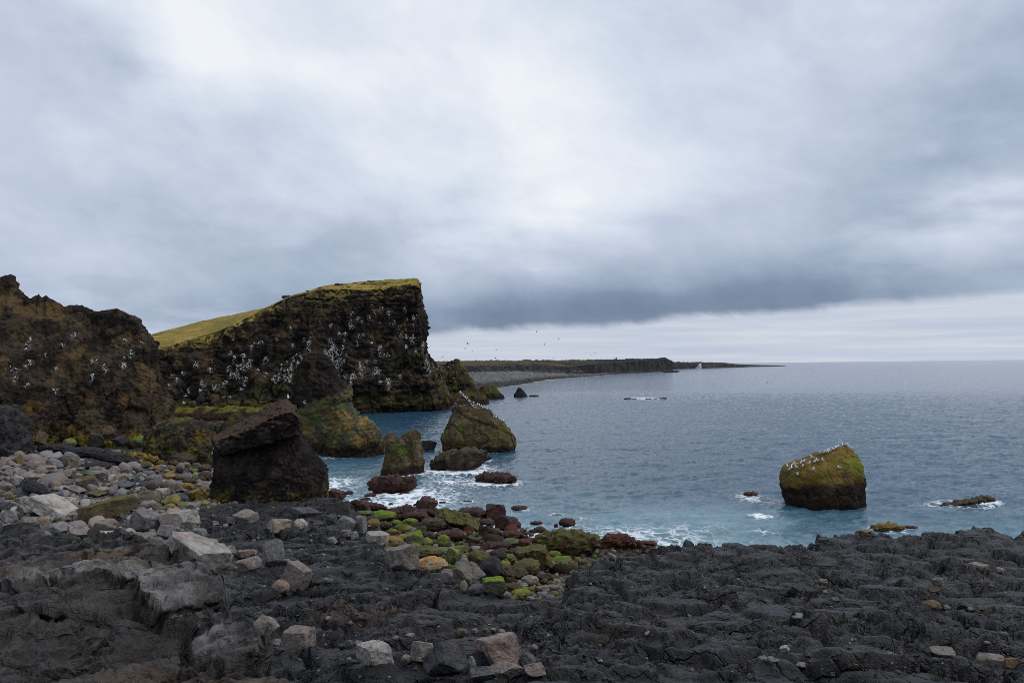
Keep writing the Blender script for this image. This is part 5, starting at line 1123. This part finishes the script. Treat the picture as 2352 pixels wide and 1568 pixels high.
# ------------------------------------------------------------------ gulls
def gull_mesh(flying=False, pose=0.0):
    b = bmesh.new(); mats = []
    def blob(c, r, rot=0, sub=2, mi=0):
        q = bmesh.ops.create_icosphere(b, subdivisions=sub, radius=1)['verts']
        bmesh.ops.scale(b, vec=r, verts=q); bmesh.ops.rotate(b, cent=(0, 0, 0), matrix=Matrix.Rotation(rot, 3, 'Y'), verts=q); bmesh.ops.translate(b, vec=c, verts=q)
        for f in {f for v in q for f in v.link_faces}: f.material_index = mi; f.smooth = True
    def quad(pts, mi, th=.008):
        top = [b.verts.new(p) for p in pts]; bot = [b.verts.new((p[0], p[1], p[2] - th)) for p in pts]
        fs = [b.faces.new(top), b.faces.new(bot[::-1])] + [b.faces.new((top[k], bot[k], bot[(k + 1) % len(pts)], top[(k + 1) % len(pts)])) for k in range(len(pts))]
        for f in fs: f.material_index = mi
    if not flying:      # standing, head towards +x
        blob((0, 0, .20), (.19, .085, .095), -.38); blob((.13, 0, .28), (.06, .055, .09), .3); blob((.155, 0, .365), (.062, .052, .055))
        blob((.225, 0, .355), (.04, .012, .014), 0, 1, 3)
        for s in (-1, 1):
            blob((-.05, s * .06, .215), (.185, .035, .075), -.42 * -1 * -1, 2, 1); blob((-.20, s * .035, .15), (.09, .018, .022), -.35, 1, 2)
            blob((.0, s * .035, .06), (.012, .012, .07), 0, 1, 2)
        blob((-.20, 0, .13), (.09, .045, .016), -.3, 1, 0)
    else:
        blob((0, 0, 0), (.21, .065, .07)); blob((.20, 0, .02), (.07, .045, .045)); blob((.28, 0, .015), (.035, .011, .011), 0, 1, 3); blob((-.24, 0, 0), (.10, .06, .014), 0, 1)
        for s in (-1, 1):
            e = .16 + pose
            quad([(.10, s * .04, .03), (.15, s * .26, .03 + e * .8), (-.02, s * .28, .03 + e * .8), (-.09, s * .05, .03)], 1)
            quad([(.15, s * .26, .03 + e * .8), (.06, s * .48, .03 + e * .75), (-.05, s * .46, .03 + e * .75), (-.02, s * .28, .03 + e * .8)], 1)
            quad([(.06, s * .48, .03 + e * .75), (-.06, s * .60, .03 + e * .6), (-.05, s * .46, .03 + e * .75)], 2)
    me = bpy.data.meshes.new('gull'); b.to_mesh(me); b.free()
    for m_ in (M_WHITE, M_GREY, M_BLACK, M_BEAK): me.materials.append(m_)
    return me
GP = gull_mesh(); GFS = [gull_mesh(True, p) for p in (.0, .12, -.14)]
RG = random.Random(4)
def put_gull(p, label, group, s=1.0, rz=None, me=None):
    o = link('gull', me or GP, label, 'gull', group, loc=p); o.rotation_euler = (0, 0, RG.uniform(0, 6.28) if rz is None else rz); o.scale = (s,) * 3
    return o
def drop(name, px, py, n=40):
    for k in range(n):
        h = cast(name, px, py + k * .6)
        if h is not None: return h[0]
ORD = 'first second third fourth fifth sixth seventh eighth ninth tenth eleventh twelfth thirteenth fourteenth fifteenth sixteenth seventeenth eighteenth nineteenth twentieth'.split()
def ordinal(k):
    return ORD[k] if k < 20 else ('twenty ' if k < 29 else 'thirty ' if k < 39 else 'forty ') + (ORD[(k + 1) % 10 - 1] if (k + 1) % 10 else '')
up = [(668,290),(706,282),(733,276),(767,268),(785,258),(848,230),(893,196),(926,195),(940,188),(958,187),(973,180),(992,170),(1014,160),(1030,153),(1060,139),(1075,140),(1088,139),(1101,152)]
lowr = [(680,316),(699,301),(732,297),(743,351),(777,291),(820,271),(848,315),(865,260),(884,251),(920,250),(1040,303)]
for lst, phrase in ((up, 'along the crest of the leaning mossy rock'), (lowr, 'on the sloping face of the mossy rock')):
    for k, (x, y) in enumerate(sorted(lst)):
        p = drop('mossy_rock', (2600 + x / 1.897) / 1.63265, (1600 + y / 1.897) / 1.63265)
        if p is not None: put_gull(p, f'white gull, {ordinal(k)} from the left {phrase}'.replace('  ', ' '), 'gulls on the leaning mossy rock', .85)
RN = np.random.default_rng(12); pts = []
for (x0, y0, x1, y1, n) in [(1850, 218, 1925, 290, 12), (1925, 285, 2045, 332, 11), (2045, 335, 2085, 385, 2), (2085, 385, 2165, 420, 6), (2160, 430, 2180, 460, 2), (1920, 290, 1960, 330, 4)]:
    for k in range(n):
        t = (k + RN.random()) / n; pts.append((x0 + (x1 - x0) * t + RN.normal() * 3, y0 + (y1 - y0) * t + abs(RN.normal()) * 6))
for k, (x, y) in enumerate(sorted(pts)):
    p = drop('pointed_stack', (700 + x / 1.809) / 1.63265, (1350 + y / 1.809) / 1.63265)
    if p is not None: put_gull(p, f'white gull, {ordinal(k)} from the left along the pointed stack ridge'.replace('  ', ' '), 'gulls on the pointed stack', .85)
Z4 = lambda x, y: ((1650 + x / 1.68) / 1.63265, (1200 + y / 1.68) / 1.63265)
Z2p = lambda x, y: ((550 + x / 1.96) / 1.63265, (980 + y / 1.96) / 1.63265)
fly = [(*Z4(175,150), 150, 'high left of the others, largest'), (*Z4(160,181), 230, 'just below the largest flying gull'), (*Z4(355,187), 190, 'second largest, right of the largest one'), (*Z4(203,198), 230, 'low beneath the largest flying gull'), (*Z4(350,240), 240, 'just above the headland side skyline'), (*Z4(610,72), 240, 'alone under the dark cloud edge'), (*Z4(748,120), 260, 'alone in the pale sky strip'), (*Z4(658,155), 250, 'midway in the pale strip'), (*Z4(718,235), 250, 'low over the far coast plateau'), (*Z4(822,222), 250, 'over the middle of the far coast'), (*Z4(952,222), 260, 'left of the lighthouse, lower one'), (*Z4(978,207), 260, 'left of the lighthouse, upper one'), (*Z4(740,262), 250, 'against the far brown plateau'), (*Z4(810,427), 220, 'skimming the sea off the far beach'), (*Z4(15,232), 230, 'close above the rocky point'), (*Z4(2062,395), 230, 'low over the open sea'),
       (*Z2p(682,470), 150, 'before the slope below the grass'), (*Z2p(632,575), 150, 'before the upper left headland face'), (*Z2p(720,912), 150, 'before the headland above the dark stack'), (*Z2p(285,988), 150, 'before the left end of the headland'), (*Z2p(350,1030), 150, 'lowest over the inlet'), (*Z2p(567,1000), 150, 'left one of a close pair over the ledge'), (*Z2p(610,997), 150, 'right one of a close pair over the ledge'), (*Z2p(1655,598), 160, 'before the right headland face')]
for k, (px, py, d, ph) in enumerate(fly):
    o = put_gull(F(px, py, d), f'gull in flight {ph}', 'gulls in flight', 1.0, RG.uniform(-.6, 3.6), GFS[k % 3]); o.rotation_euler[0] = RG.uniform(-.5, .5)
put_gull(F(1640 / 1.63265 * 0 + 423, 925, 125), 'gull in flight over the shore rock before the inlet', 'gulls in flight', 1.0, 1.0, GFS[1])
p = drop('tall_stack', *Z2p(1168, 1035)); 
if p is not None: put_gull(p + np.array([0, -.1, 0]), 'white gull nesting on the left face of the tall stack, upper one', 'gulls nesting on the tall stack')
p = drop('tall_stack', *Z2p(1165, 1052))
if p is not None: put_gull(p + np.array([0, -.1, 0]), 'white gull nesting on the left face of the tall stack, lower one', 'gulls nesting on the tall stack')
put_gull(drop('dark_stack', *Z2p(1040, 1012)), 'lone white gull standing on the top of the dark stack', 'gull on the dark stack')
toe = [cast(('toe_foot', 'toe')[k % 2], *[q for q in Z2p(2070 + RN.normal() * 60 + (k % 5) * 35, 790 + RN.normal() * 50 + (k % 5) * 10)]) for k in range(110)]
toe = [h[0] for h in toe if h is not None]
IND = 300 - len([o for o in COL.objects if o.name.startswith('gull')])
RB = np.random.default_rng(3)
lbirds = LEFTBIRDS; take = min(len(lbirds), IND)
for p in lbirds[:take]: put_gull(p + np.array([0, -.12, -.1]), 'white kittiwake nesting on the brown beach cliff', 'kittiwakes nesting on the beach cliff', .85)
IND -= take
order = RB.permutation(len(CLIFFBIRDS)); hb = [CLIFFBIRDS[k] for k in order]
for p in hb[:max(IND, 0)]: put_gull(p + np.array([0, -.3, -.1]), 'white kittiwake nesting on the dark headland face', 'kittiwakes nesting on the headland', .9)
rest = hb[max(IND, 0):] + toe
gv = np.empty(len(GP.vertices) * 3, f32); GP.vertices.foreach_get('co', gv); gv = gv.reshape(-1, 3)
if rest:
    b = bmesh.new()
    for p in rest:
        n0 = len(b.verts); b.from_mesh(GP); b.verts.ensure_lookup_table(); a = RB.uniform(0, 6.28); vs = b.verts[n0:]
        bmesh.ops.transform(b, matrix=Matrix.Translation(Vector(p) + Vector((0, -.3, -.1))) @ Matrix.Rotation(a, 4, 'Z') @ Matrix.Scale(.9, 4), verts=vs)
    me = bpy.data.meshes.new('nesting_seabirds'); b.to_mesh(me); b.free()
    for m_ in (M_WHITE, M_GREY, M_BLACK, M_BEAK): me.materials.append(m_)
    link('nesting_seabirds', me, kind='stuff')
